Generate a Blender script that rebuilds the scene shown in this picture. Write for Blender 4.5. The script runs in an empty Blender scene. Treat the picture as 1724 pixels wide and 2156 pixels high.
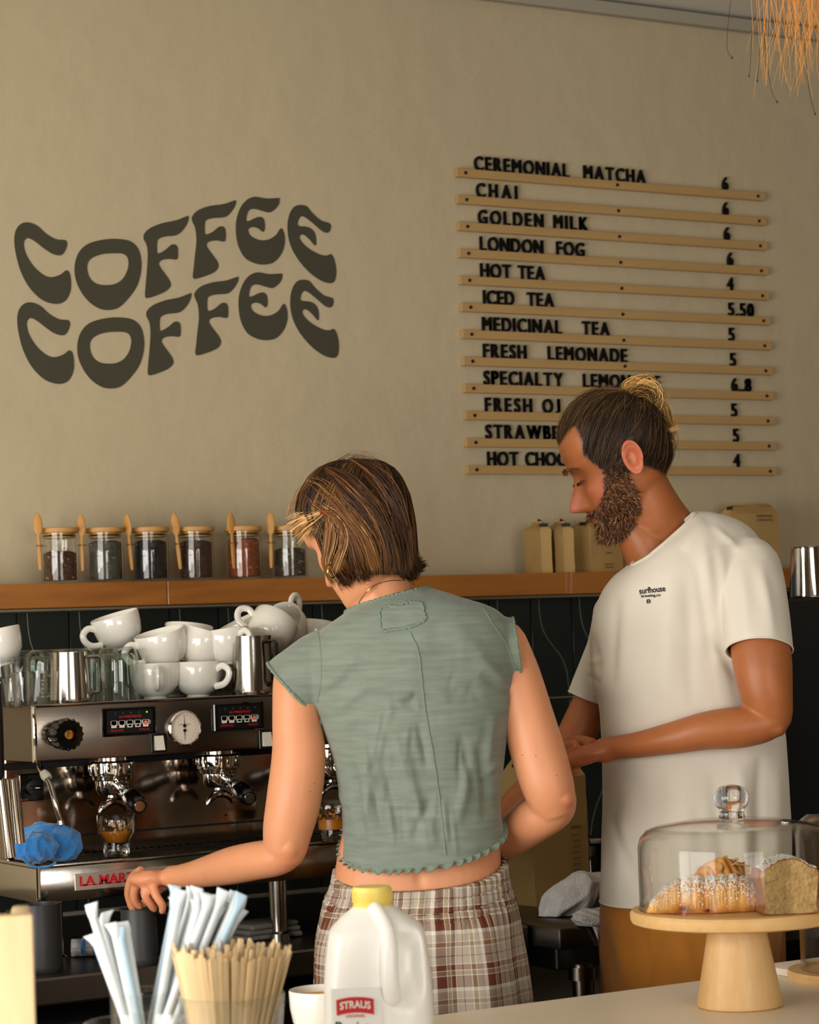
import bpy, bmesh, math, random
import numpy as np
from mathutils import Matrix, Vector
# ------------------------------------------------------------------ camera
ALP=math.radians(30.5); PIT=math.radians(3.0); ROL=0.036; FPX=5000.0
CX,CY,CZ=0.0,-4.75,1.46
def _cam():
    s,c=math.sin(ALP),math.cos(ALP); sp,cp=math.sin(PIT),math.cos(PIT)
    F=(s*cp,c*cp,sp); R0=(c,-s,0.0); U0=(-s*sp,-c*sp,cp)
    sr,cr=math.sin(ROL),math.cos(ROL)
    R=tuple(cr*a-sr*b for a,b in zip(R0,U0)); U=tuple(cr*b+sr*a for a,b in zip(R0,U0))
    return R,U,F
CR,CU,CF=_cam()
def ray(px,py):
    u=(px-862.0)/FPX; v=-(py-1078.0)/FPX
    return tuple(CF[i]+u*CR[i]+v*CU[i] for i in range(3))
def PD(px,py,d):
    r=ray(px,py); return (CX+r[0]*d,CY+r[1]*d,CZ+r[2]*d)
def PY(px,py,y): return PD(px,py,(y-CY)/ray(px,py)[1])
def PZ(px,py,z): return PD(px,py,(z-CZ)/ray(px,py)[2])
def PXW(px,py,x): return PD(px,py,(x-CX)/ray(px,py)[0])
C=bpy.context.scene.collection
sc=bpy.context.scene
cam=bpy.data.cameras.new('camera'); camo=bpy.data.objects.new('camera',cam); C.objects.link(camo)
camo.matrix_world=Matrix(((CR[0],CU[0],-CF[0],CX),(CR[1],CU[1],-CF[1],CY),(CR[2],CU[2],-CF[2],CZ),(0,0,0,1)))
cam.sensor_fit='HORIZONTAL'; cam.sensor_width=36.0; cam.lens=FPX/1724*36.0
cam.clip_start=0.05; cam.clip_end=60
cam.dof.use_dof=True; cam.dof.focus_distance=4.1; cam.dof.aperture_fstop=10.5
sc.camera=camo
sc.view_settings.view_transform='Standard'; sc.view_settings.look='None'
sc.view_settings.gamma=1.0; sc.view_settings.use_curve_mapping=False
sc.view_settings.exposure=0.0
sc.cycles.max_bounces=10; sc.cycles.transmission_bounces=10; sc.cycles.transparent_max_bounces=12
sc.cycles.diffuse_bounces=4; sc.cycles.glossy_bounces=4
sc.cycles.caustics_reflective=False; sc.cycles.caustics_refractive=False
sc.cycles.use_denoising=True; sc.cycles.sample_clamp_indirect=4.0
# ------------------------------------------------------------------ world and lights
wd=bpy.data.worlds.new('world'); sc.world=wd; wd.use_nodes=True
wd.node_tree.nodes['Background'].inputs[0].default_value=(0.85,0.93,1.0,1)
wd.node_tree.nodes['Background'].inputs[1].default_value=0.9
def area(name,loc,aim,w,h,power,col):
    l=bpy.data.lights.new(name,'AREA'); l.shape='RECTANGLE'; l.size=w; l.size_y=h; l.energy=power; l.color=col
    o=bpy.data.objects.new(name,l); C.objects.link(o); o.location=loc
    o.rotation_euler=(Vector(aim)-Vector(loc)).to_track_quat('-Z','Y').to_euler(); return o
ROOM=dict(x0=-1.0,x1=5.6,y0=-8.0,y1=0.0,z=3.0)
# daylight coming in through the windows of the left wall and the street front
area('window_daylight_left',(-.92,-2.35,1.30),(.6,-2.1,1.12),2.6,1.5,124,(1.0,0.95,0.875))
area('window_daylight_front',(0.6,-7.92,1.6),(0.7,-3,1.2),2.6,1.9,122,(1.0,0.955,0.88))
# ------------------------------------------------------------------ materials
def s2l(c): return tuple(((x/255)/12.92 if x/255<=0.04045 else ((x/255+0.055)/1.055)**2.4) for x in c)
MATS={}
def mat(name,col,rough=0.5,metal=0.0,var=None,bump=None,trans=0,ior=1.45,sss=0,coat=0,aniso=0,spec=0.5,stretch=None,emis=0,col2=None,attr=None,sheen=0,sssr=(0.012,0.005,0.003),rnd=0):
    m=bpy.data.materials.new(name); m.use_nodes=True; nt=m.node_tree; b=nt.nodes['Principled BSDF']
    c=s2l(col)+(1,); b.inputs['Base Color'].default_value=c
    b.inputs['Roughness'].default_value=rough; b.inputs['Metallic'].default_value=metal
    b.inputs['IOR'].default_value=ior; b.inputs['Transmission Weight'].default_value=trans
    b.inputs['Coat Weight'].default_value=coat; b.inputs['Specular IOR Level'].default_value=spec
    b.inputs['Sheen Weight'].default_value=sheen
    if sss: b.inputs['Subsurface Weight'].default_value=sss; b.inputs['Subsurface Radius'].default_value=sssr; b.inputs['Subsurface Scale'].default_value=1.0
    if emis: b.inputs['Emission Color'].default_value=c; b.inputs['Emission Strength'].default_value=emis
    tc=nt.nodes.new('ShaderNodeTexCoord'); src=tc.outputs['Object']
    if stretch:
        mp=nt.nodes.new('ShaderNodeMapping'); mp.inputs['Scale'].default_value=stretch; nt.links.new(src,mp.inputs[0]); src=mp.outputs[0]
    base=None
    if attr:
        a=nt.nodes.new('ShaderNodeAttribute'); a.attribute_name=attr; base=a.outputs['Color']; nt.links.new(base,b.inputs['Base Color'])
    if var:
        n=nt.nodes.new('ShaderNodeTexNoise'); n.inputs['Scale'].default_value=var[0]; n.inputs['Detail'].default_value=5
        nt.links.new(src,n.inputs[0])
        r=nt.nodes.new('ShaderNodeMapRange'); r.inputs[1].default_value=0.3; r.inputs[2].default_value=0.7
        nt.links.new(n.outputs['Fac'],r.inputs[0])
        mx=nt.nodes.new('ShaderNodeMix'); mx.data_type='RGBA'; nt.links.new(r.outputs[0],mx.inputs[0])
        if col2 is not None:
            mx.inputs[6].default_value=c; mx.inputs[7].default_value=s2l(col2)+(1,)
        else:
            k=1-var[1]; mx.inputs[7].default_value=c; mx.inputs[6].default_value=(c[0]*k,c[1]*k,c[2]*k,1)
        out=mx.outputs[2]
        if base is not None:
            m2=nt.nodes.new('ShaderNodeMix'); m2.data_type='RGBA'; m2.blend_type='MULTIPLY'; m2.inputs[0].default_value=1
            mx.inputs[7].default_value=(1,1,1,1); k=1-var[1]; mx.inputs[6].default_value=(k,k,k,1)
            nt.links.new(base,m2.inputs[6]); nt.links.new(out,m2.inputs[7]); out=m2.outputs[2]
        nt.links.new(out,b.inputs['Base Color'])
    if bump:
        n=nt.nodes.new('ShaderNodeTexNoise'); n.inputs['Scale'].default_value=bump[0]; n.inputs['Detail'].default_value=4
        nt.links.new(src,n.inputs[0]); bp=nt.nodes.new('ShaderNodeBump'); bp.inputs['Strength'].default_value=bump[1]; bp.inputs['Distance'].default_value=bump[2] if len(bump)>2 else 0.002
        nt.links.new(n.outputs['Fac'],bp.inputs['Height']); nt.links.new(bp.outputs[0],b.inputs['Normal'])
    if rnd:
        oi=nt.nodes.new('ShaderNodeObjectInfo'); hs=nt.nodes.new('ShaderNodeHueSaturation'); mr=nt.nodes.new('ShaderNodeMapRange'); mr.inputs[3].default_value=1-rnd; mr.inputs[4].default_value=1+rnd*.6
        nt.links.new(oi.outputs['Random'],mr.inputs[0]); nt.links.new(mr.outputs[0],hs.inputs['Value']); l=b.inputs['Base Color'].links
        if l: nt.links.new(l[0].from_socket,hs.inputs['Color'])
        else: hs.inputs['Color'].default_value=c
        nt.links.new(hs.outputs[0],b.inputs['Base Color'])
    MATS[name]=m; return m
def woodmat(name,c1,c2,rough,axis='X',scale=6,coat=0):
    m=bpy.data.materials.new(name); m.use_nodes=True; nt=m.node_tree; b=nt.nodes['Principled BSDF']
    tc=nt.nodes.new('ShaderNodeTexCoord'); mp=nt.nodes.new('ShaderNodeMapping')
    mp.inputs['Scale'].default_value={'X':(0.12,1,1),'Y':(1,0.12,1),'Z':(1,1,0.12)}[axis]
    n=nt.nodes.new('ShaderNodeTexNoise'); n.inputs['Scale'].default_value=scale; n.inputs['Detail'].default_value=6; n.inputs['Distortion'].default_value=1.2
    n2=nt.nodes.new('ShaderNodeTexNoise'); n2.inputs['Scale'].default_value=scale*14; n2.inputs['Detail'].default_value=3
    ad=nt.nodes.new('ShaderNodeMath'); ad.operation='MULTIPLY_ADD'; ad.inputs[1].default_value=0.35
    r=nt.nodes.new('ShaderNodeMapRange'); r.inputs[1].default_value=0.4; r.inputs[2].default_value=0.95
    mx=nt.nodes.new('ShaderNodeMix'); mx.data_type='RGBA'; mx.inputs[6].default_value=s2l(c1)+(1,); mx.inputs[7].default_value=s2l(c2)+(1,)
    nt.links.new(tc.outputs['Object'],mp.inputs[0]); nt.links.new(mp.outputs[0],n.inputs[0]); nt.links.new(mp.outputs[0],n2.inputs[0])
    nt.links.new(n2.outputs['Fac'],ad.inputs[0]); nt.links.new(n.outputs['Fac'],ad.inputs[2]); nt.links.new(ad.outputs[0],r.inputs[0])
    nt.links.new(r.outputs[0],mx.inputs[0]); nt.links.new(mx.outputs[2],b.inputs['Base Color'])
    b.inputs['Roughness'].default_value=rough; b.inputs['Coat Weight'].default_value=coat
    MATS[name]=m; return m
mat('plaster',(192,177,146),0.85,var=(2.2,0.05),bump=(11,0.5,0.010))
mat('ceiling',(222,216,204),0.8,bump=(60,0.3,0.002))
mat('trim_grey',(165,157,140),0.7,bump=(40,0.4,0.002))
mat('sign_paint',(66,63,48),0.75,bump=(9,0.35,0.006))
mat('tile',(37,42,38),0.32,var=(8,0.2),bump=(25,0.1),rnd=.2)
mat('grout',(150,142,124),0.9)
mat('rail_wood',(188,152,98),0.6,var=(10,0.15),stretch=(0.3,3,3))
mat('black_letter',(14,13,13),0.45)
woodmat('shelf_wood',(182,116,48),(132,76,26),0.42,'X',5,0.15)
woodmat('light_wood',(232,192,132),(205,156,92),0.45,'X',7)
woodmat('light_wood_z',(232,196,140),(206,160,100),0.45,'Z',9)
woodmat('pale_wood',(245,222,176),(228,196,142),0.5,'Z',7)
mat('spoon_wood',(196,140,66),0.5,var=(30,0.15))
mat('stir_wood',(228,198,150),0.6,var=(9,0.2),rnd=.28)
mat('lid_wood',(200,150,84),0.5,var=(30,0.15))
mat('steel',(190,184,176),0.16,1,bump=(70,0.03))
mat('steel_brushed',(122,112,102),0.24,1,stretch=(1,40,40),bump=(20,0.12,0.0005))
mat('steel_mirror',(160,146,132),0.1,1)
mat('steel_dark',(96,92,88),0.3,1,var=(4,0.2))
mat('steel_bench',(120,114,106),0.33,1,var=(5,0.25))
mat('chrome',(225,222,218),0.05,1)
mat('black_plastic',(17,17,18),0.32)
mat('black_gloss',(9,9,10),0.1,coat=0.4)
mat('black_matte',(20,19,18),0.6)
mat('cavity',(9,8,8),0.7)
mat('white_plastic',(222,216,200),0.4)
mat('gauge_face',(224,214,196),0.4)
mat('red_print',(196,24,34),0.5)
mat('pale_red',(232,120,100),0.5)
mat('badge_plate',(196,188,176),0.25,0.6)
mat('green_led',(140,255,20),0.4,emis=2.5)
mat('dim_led',(60,90,80),0.4)
mat('white_print',(226,222,210),0.5)
mat('porcelain',(236,232,222),0.12,coat=0.5)
mat('glass',(246,252,248),0.01,trans=1.0,ior=1.45)
mat('glass_green',(222,240,226),0.02,trans=1.0,ior=1.45)
mat('glass_clear',(253,253,252),0.0,trans=1.0,ior=1.45)
def thinglass(name,tint,rough=0.0,k=1.0,base=None):
    # thin clear wall: transparent with fresnel reflection
    m=bpy.data.materials.new(name); m.use_nodes=True; nt=m.node_tree; nt.nodes.clear(); o=nt.nodes.new('ShaderNodeOutputMaterial')
    t=nt.nodes.new('ShaderNodeBsdfTransparent'); t.inputs[0].default_value=tint+(1,); gl_=nt.nodes.new('ShaderNodeBsdfGlossy'); gl_.inputs['Roughness'].default_value=rough
    lw=nt.nodes.new('ShaderNodeLayerWeight'); lw.inputs[0].default_value=.5; pw=nt.nodes.new('ShaderNodeMath'); pw.operation='POWER'; pw.inputs[1].default_value=3.2
    ma=nt.nodes.new('ShaderNodeMath'); ma.operation='MULTIPLY_ADD'; ma.inputs[1].default_value=.75*k; ma.inputs[2].default_value=.045*k if base is None else base
    mx=nt.nodes.new('ShaderNodeMixShader'); nt.links.new(lw.outputs['Facing'],pw.inputs[0]); nt.links.new(pw.outputs[0],ma.inputs[0]); nt.links.new(ma.outputs[0],mx.inputs[0])
    nt.links.new(t.outputs[0],mx.inputs[1]); nt.links.new(gl_.outputs[0],mx.inputs[2]); nt.links.new(mx.outputs[0],o.inputs[0]); MATS[name]=m
thinglass('glass_thin',(.97,.975,.97)); thinglass('glass_dome',(.96,.96,.95),.04,1.1,.014); thinglass('glass_tumbler',(.93,.965,.945),.02,1.3)
mat('pitcher_dark',(62,62,63),0.42,0.35)
mat('kraft',(184,150,92),0.75,var=(6,0.14),bump=(14,0.5,0.004))
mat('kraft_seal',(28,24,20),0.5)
mat('print_brown',(72,54,32),0.7)
mat('blue_cloth',(48,140,222),0.95,var=(60,0.25),bump=(300,0.9,0.002),sheen=0.5)
mat('white_terry',(216,212,210),0.95,var=(40,0.16),bump=(220,1.0,0.003),sheen=0.3)
mat('grey_cloth',(120,116,108),0.95,bump=(200,0.9,0.002))
mat('skin_w',(236,176,136),0.48,sss=0.35,attr='Col',var=(18,0.08),bump=(260,0.12,0.0006))
mat('skin_m',(206,138,96),0.46,sss=0.3,attr='Col',var=(22,0.14),bump=(240,0.2,0.0008))
mat('hair',(80,50,25),0.5,attr='Col',spec=0.3)
mat('eye_white',(225,218,210),0.15)
mat('eye_dark',(30,20,14),0.15)
mat('tee',(222,214,200),0.9,var=(14,0.04),bump=(420,0.3,0.0007),sheen=0.15)
mat('ink',(28,26,26),0.8)
mat('sage',(126,137,124),0.92,var=(15,0.24),bump=(60,0.35,0.0012),sheen=0.25,stretch=(1,1,9))
mat('sage_seam',(116,134,118),0.92)
mat('ochre',(178,112,30),0.9,var=(12,0.15),bump=(300,0.35,0.001),sheen=0.2)
mat('gold',(230,180,90),0.2,1)
mat('amber_clip',(130,58,18),0.15,coat=0.5)
mat('counter_stone',(236,224,202),0.35,var=(7,0.06))
mat('milk_jug',(248,246,240),0.32,sss=0.25,sssr=(0.02,0.018,0.015))
mat('jug_label',(238,236,232),0.5)
mat('yellow_cap',(238,214,110),0.4)
mat('straw_wrap',(236,244,248),0.35,trans=0.25,sss=0.0)
mat('straw_wrap_blue',(186,214,232),0.35,trans=0.2)
mat('coffee',(184,110,22),0.3,trans=0.3)
mat('coffee_foam',(210,150,60),0.6)
mat('crema_stain',(196,128,36),0.4,var=(40,0.3))
mat('croissant',(196,116,44),0.5,var=(30,0.4),bump=(60,0.6,0.002),coat=0.2,col2=(236,182,100))
mat('croissant_pale',(244,206,140),0.55,var=(40,0.2),bump=(60,0.5,0.002))
mat('almond',(232,190,120),0.5)
mat('sugar',(246,242,236),0.95,bump=(300,1.0,0.002))
mat('jam',(110,16,34),0.2)
mat('crumb',(196,160,102),0.9,var=(90,0.3),bump=(190,1.0,0.006))
mat('crust',(166,100,48),0.55,var=(20,0.3),bump=(50,0.6,0.002))
mat('grass',(214,140,50),0.7,var=(4,0.3))
mat('seed',(40,24,12),0.8)
mat('floor',(84,70,54),0.6,var=(3,0.2))
mat('roomwall',(126,108,82),0.85)
mat('dark_cabinet',(34,33,32),0.5)
# ------------------------------------------------------------------ mesh helpers
def V3(a): return np.array(a,float)
def mw(o):
    m=o.matrix_basis.copy(); p=o.parent
    while p: m=p.matrix_basis@m; p=p.parent
    return m
_boxc={}
def boxgeo(b):
    k=round(b,4)
    bm=bmesh.new(); bmesh.ops.create_cube(bm,size=1.0); return bm
class MB:
    def __init__(s): s.v=[]; s.f=[]; s.n=0; s.mi=[]
    def add(s,v,f,M=None,mi=0):
        v=np.asarray(v,float).reshape(-1,3)
        if M is not None:
            A=np.array(M); v=v@A[:3,:3].T+A[:3,3]
        s.v.append(v); s.f+= [tuple(int(i)+s.n for i in q) for q in f]; s.mi+=[mi]*len(f); s.n+=len(v); return s
    def box(s,c,d,bev=0,M=None,seg=1,mi=0):
        bm=bmesh.new(); bmesh.ops.create_cube(bm,size=1.0)
        for v in bm.verts: v.co=Vector((v.co.x*d[0],v.co.y*d[1],v.co.z*d[2]))
        if bev: bmesh.ops.bevel(bm,geom=list(bm.edges),offset=bev,segments=seg,affect='EDGES',profile=0.5)
        for v in bm.verts: v.co+=Vector(c)
        bm.verts.index_update(); v=[tuple(q.co) for q in bm.verts]; f=[[q.index for q in g.verts] for g in bm.faces]; bm.free()
        return s.add(v,f,M,mi)
    def lathe(s,prof,n=32,M=None,mi=0):
        a=np.linspace(0,2*np.pi,n,endpoint=False); v=[];f=[];rows=[]
        for r,z in prof:
            if r<=1e-6: rows.append([len(v)]); v.append((0,0,z))
            else:
                rows.append(list(range(len(v),len(v)+n))); v+= [(r*math.cos(t),r*math.sin(t),z) for t in a]
        for A,B in zip(rows[:-1],rows[1:]):
            if len(A)==1 and len(B)==1: continue
            for i in range(n):
                j=(i+1)%n
                if len(A)==1: f.append((A[0],B[j],B[i]))
                elif len(B)==1: f.append((A[i],A[j],B[0]))
                else: f.append((A[i],A[j],B[j],B[i]))
        # orient: profile assumed bottom->top outside
        return s.add(v,f,M,mi)
    def cyl(s,p0,p1,r0,r1=None,n=20,mi=0):
        return s.tube([p0,p1],[r0,r0 if r1 is None else r1],n,mi=mi)
    def tube(s,pts,rad,n=8,caps=True,flat=1.0,up=None,closed=False,mi=0):
        P=np.asarray(pts,float); K=len(P)
        R=np.full(K,rad,float) if np.isscalar(rad) else np.asarray(rad,float)
        if closed: T=np.roll(P,-1,0)-np.roll(P,1,0)
        else: T=np.gradient(P,axis=0)
        T/=np.linalg.norm(T,axis=1)[:,None]+1e-12
        u=V3(up) if up is not None else (V3((0,0,1)) if abs(T[0][2])<0.9 else V3((1,0,0)))
        v=[];a=np.linspace(0,2*np.pi,n,endpoint=False)
        for i in range(K):
            u=u-T[i]*np.dot(u,T[i]); u/=np.linalg.norm(u)+1e-12; w=np.cross(T[i],u)
            v.append(P[i]+R[i]*(np.cos(a)[:,None]*w+flat*np.sin(a)[:,None]*u))
        v=np.concatenate(v); f=[]
        for i in range(K if closed else K-1):
            o=i*n; o2=((i+1)%K)*n
            for j in range(n): f.append((o+j,o+(j+1)%n,o2+(j+1)%n,o2+j))
        if caps and not closed: f.append(tuple(range(n-1,-1,-1))); f.append(tuple(range((K-1)*n,K*n)))
        return s.add(v,f,mi=mi)
    def grid(s,G,wrapu=False,capends=False,mi=0):
        G=np.asarray(G,float); A,B=G.shape[:2]; f=[]
        for i in range(A-1):
            for j in range(B if wrapu else B-1):
                k=(j+1)%B; f.append((i*B+j,i*B+k,(i+1)*B+k,(i+1)*B+j))
        if capends: f.append(tuple(range(B-1,-1,-1))); f.append(tuple(range((A-1)*B,A*B)))
        return s.add(G.reshape(-1,3),f,mi=mi)
    def prism(s,poly,d,fr,mi=0):
        # poly 2d list in frame fr=(origin,xvec,yvec,nvec); extruded from 0 to d along n
        o,x,y,n=[V3(q) for q in fr]; P=np.asarray(poly,float); N=len(P)
        a=o+P[:,:1]*x+P[:,1:2]*y; v=np.concatenate([a,a+n*d])
        f=[tuple(range(N-1,-1,-1)),tuple(range(N,2*N))]+[(i,(i+1)%N,N+(i+1)%N,N+i) for i in range(N)]
        return s.add(v,f,mi=mi)
    def build(s,name,m,parent=None,world=False,smooth=True,ang=40,kind=None):
        me=bpy.data.meshes.new(name); v=np.concatenate(s.v) if s.v else np.zeros((0,3))
        if world and parent is not None:
            A=np.array(mw(parent).inverted()); v=v@A[:3,:3].T+A[:3,3]
        me.from_pydata(v.tolist(),[],s.f)
        ms=m if isinstance(m,(list,tuple)) else [m]
        for q in ms: me.materials.append(MATS[q] if isinstance(q,str) else q)
        if len(ms)>1: me.polygons.foreach_set('material_index',s.mi)
        me.validate()
        bm=bmesh.new(); bm.from_mesh(me); bmesh.ops.recalc_face_normals(bm,faces=bm.faces); bm.to_mesh(me); bm.free()
        if smooth:
            me.polygons.foreach_set('use_smooth',[True]*len(me.polygons))
            try: me.set_sharp_from_angle(angle=math.radians(ang))
            except Exception: pass
        o=bpy.data.objects.new(name,me); C.objects.link(o)
        if parent is not None: o.parent=parent
        if kind: o['kind']=kind
        return o
def tag(o,label=None,cat=None,group=None,kind=None):
    if label: o['label']=label
    if cat: o['category']=cat
    if group: o['group']=group
    if kind: o['kind']=kind
    return o
def thing(name,label,cat,loc=(0,0,0),rz=0,group=None,rot=None):
    o=bpy.data.objects.new(name,None); C.objects.link(o); o.location=loc; o.empty_display_size=0.05
    o.rotation_euler=rot if rot is not None else (0,0,rz); return tag(o,label,cat,group)
def dup(root,loc,rot=None,label=None,group=None,scale=None):
    ro=root.copy(); C.objects.link(ro); ro.location=loc
    if rot is not None: ro.rotation_euler=rot
    if scale is not None: ro.scale=(scale,)*3
    if label: ro['label']=label
    if group: ro['group']=group
    for ch in list(root.children):
        c=ch.copy(); C.objects.link(c); c.parent=ro
        for g in list(ch.children):
            d=g.copy(); C.objects.link(d); d.parent=c
    return ro
def struct(name,mb,m,smooth=False): 
    o=mb.build(name,m,smooth=smooth); o['kind']='structure'; return o
def spline(P,k=8,closed=True):
    P=np.asarray(P,float); n=len(P); out=[]
    rng=range(n) if closed else range(n-1)
    for i in rng:
        g=(lambda q:P[q%n]) if closed else (lambda q:P[min(max(q,0),n-1)])
        a,b,c,d=g(i-1),g(i),g(i+1),g(i+2)
        for t in np.linspace(0,1,k,endpoint=False):
            out.append(0.5*((2*b)+(-a+c)*t+(2*a-5*b+4*c-d)*t*t+(-a+3*b-3*c+d)*t**3))
    if not closed: out.append(P[-1])
    return np.array(out)
_gl={}
def textgeo(txt,depth=0.0,bold=0.0,spacing=1.0):
    k=(txt,depth,bold,spacing)
    if k in _gl: return _gl[k]
    cu=bpy.data.curves.new('t','FONT'); cu.body=txt; cu.size=1.0; cu.extrude=depth; cu.offset=bold; cu.space_character=spacing; cu.resolution_u=4
    o=bpy.data.objects.new('t',cu); C.objects.link(o); dg=bpy.context.evaluated_depsgraph_get(); dg.update()
    me=bpy.data.meshes.new_from_object(o.evaluated_get(dg)); v=np.array([q.co[:] for q in me.vertices]); f=[tuple(p.vertices) for p in me.polygons]
    bpy.data.objects.remove(o); bpy.data.curves.remove(cu); bpy.data.meshes.remove(me)
    _gl[k]=(v,f); return v,f
def placetext(mb,txt,o,x,y,n,width=None,height=None,thick=0.0008,bold=0.0,fn=None,spacing=1.0,mi=0):
    # text laid from point o; x,y unit vectors; n outward normal; fitted to width and cap height
    v,f=textgeo(txt,0.5,bold,spacing); v=v.copy(); x0,x1=v[:,0].min(),v[:,0].max(); y0,y1=v[:,1].min(),v[:,1].max()
    hy=(height/(y1-y0)) if height else None; hx=(width/(x1-x0)) if width else hy
    if hy is None: hy=hx
    o,x,y,n=[V3(q) for q in (o,x,y,n)]
    a=(v[:,0]-x0)*hx; b=(v[:,1]-y0)*hy; c=(v[:,2]+0.5)*thick
    w=fn(a,b,c) if fn else o+a[:,None]*x+b[:,None]*y+c[:,None]*n
    mb.add(w,f,mi=mi); return mb
random.seed(7); RNG=np.random.default_rng(11)
# ================================================================== SETTING
def quad(name,pts,m): 
    b=MB(); b.add(pts,[(0,1,2,3)]); return struct(name,b,m)
R_=ROOM
b=MB(); b.box(((R_['x0']+R_['x1'])/2,0.05,1.5),(R_['x1']-R_['x0']+.2,0.1,3.0)); struct('wall_back',b,'plaster')
b=MB(); b.box(((R_['x0']+R_['x1'])/2,-4,-0.05),(8.0,8.2,0.1)); struct('floor',b,'floor')
b=MB(); b.box(((R_['x0']+R_['x1'])/2,-4,3.07),(8.0,8.2,0.1)); struct('ceiling',b,'ceiling')
b=MB(); b.box((1.7,-0.012,2.995),(7.7,0.022,0.03)); struct('trim_1',b,'trim_grey')
b=MB(); b.box((R_['x1']+.05,-4,1.5),(0.1,8.2,3.0)); struct('wall_right',b,'roomwall')
# left wall and street front, each with a wide window opening
def wall_open(name,axis,pos,a0,a1,w0,w1,z0,z1):
    b=MB()
    for (p0,p1,q0,q1) in ((a0,w0,0,3),(w1,a1,0,3),(w0,w1,0,z0),(w0,w1,z1,3)):
        c=((p0+p1)/2,(q0+q1)/2); d=(p1-p0,q1-q0)
        if axis=='x': b.box((pos,c[0],c[1]),(0.1,d[0],d[1]))
        else: b.box((c[0],pos,c[1]),(d[0],0.1,d[1]))
    struct(name,b,'roomwall')
wall_open('wall_left','x',R_['x0']-.05,-8.1,0.1,-3.7,-1.0,0.5,2.15)
wall_open('wall_front','y',R_['y0']-.05,-1.1,5.7,-.75,1.95,0.6,2.6)
def window(name,axis,pos,w0,w1,z0,z1,n):
    b=MB()
    for i in range(n+1):
        p=w0+(w1-w0)*i/n; c=(pos,p,(z0+z1)/2) if axis=='x' else (p,pos,(z0+z1)/2)
        b.box(c,(0.05,0.05,z1-z0))
    for z in (z0,(z0*0.3+z1*0.7),z1):
        c=(pos,(w0+w1)/2,z) if axis=='x' else ((w0+w1)/2,pos,z)
        b.box(c,(0.05,w1-w0,0.05) if axis=='x' else (w1-w0,0.05,0.05))
    struct(name,b,'dark_cabinet')
window('window_1','x',R_['x0']+.14,-3.7,-1.0,0.5,2.15,3)
window('window_2','y',R_['y0']+.14,-.75,1.95,0.6,2.6,4)
# tiles: tall narrow tiles with an S curved relief line
def tiles():
    pitch=.1175; z_h=1.303; x_left=1.82-2*pitch
    bk=MB(); bk.box(((x_left+4.2)/2+0.0,-.004,1.2145),(4.2-x_left,.008,.655)); back=struct('wall_tiling',bk,'grout')
    src={}
    for r,(zc,hT) in enumerate(((z_h+.1195,.239),(z_h-.20,.397))):
        t0=MB(); t0.box((0,0,0),(pitch-.003,.010,hT-.003),.001)
        zs=np.linspace(hT/2-.004,-hT/2+.004,30)
        def sx(z):
            t=(hT/2-z)/hT
            return (-.036+.078/(1+math.exp(-(t-.50)*11))) if r==0 else (.043-.078/(1+math.exp(-(t-.60)*11)))
        for k in range(23):
            x=x_left+pitch*(k+.5)
            if k==0:
                o=t0.build('tile','tile',back); l=MB(); V=[];F=[]
                for q in zs: xx=sx(q); V+=[(xx-.0006,-.0052,q),(xx+.0006,-.0052,q),(xx+.0006,-.0058,q),(xx-.0006,-.0058,q)]
                for i in range(len(zs)-1):
                    for j in range(4): F.append((i*4+j,i*4+(j+1)%4,i*4+4+(j+1)%4,i*4+4+j))
                F+=[(0,1,2,3),(len(V)-4,len(V)-3,len(V)-2,len(V)-1)]
                l.add(V,F); src[r]=(o,l.build('relief_line','grout',o))
            else:
                o=src[r][0].copy(); C.objects.link(o); o.parent=back
                c=src[r][1].copy(); C.objects.link(c); c.parent=o
            o.location=(x,-.0125,zc)
tiles()
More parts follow.
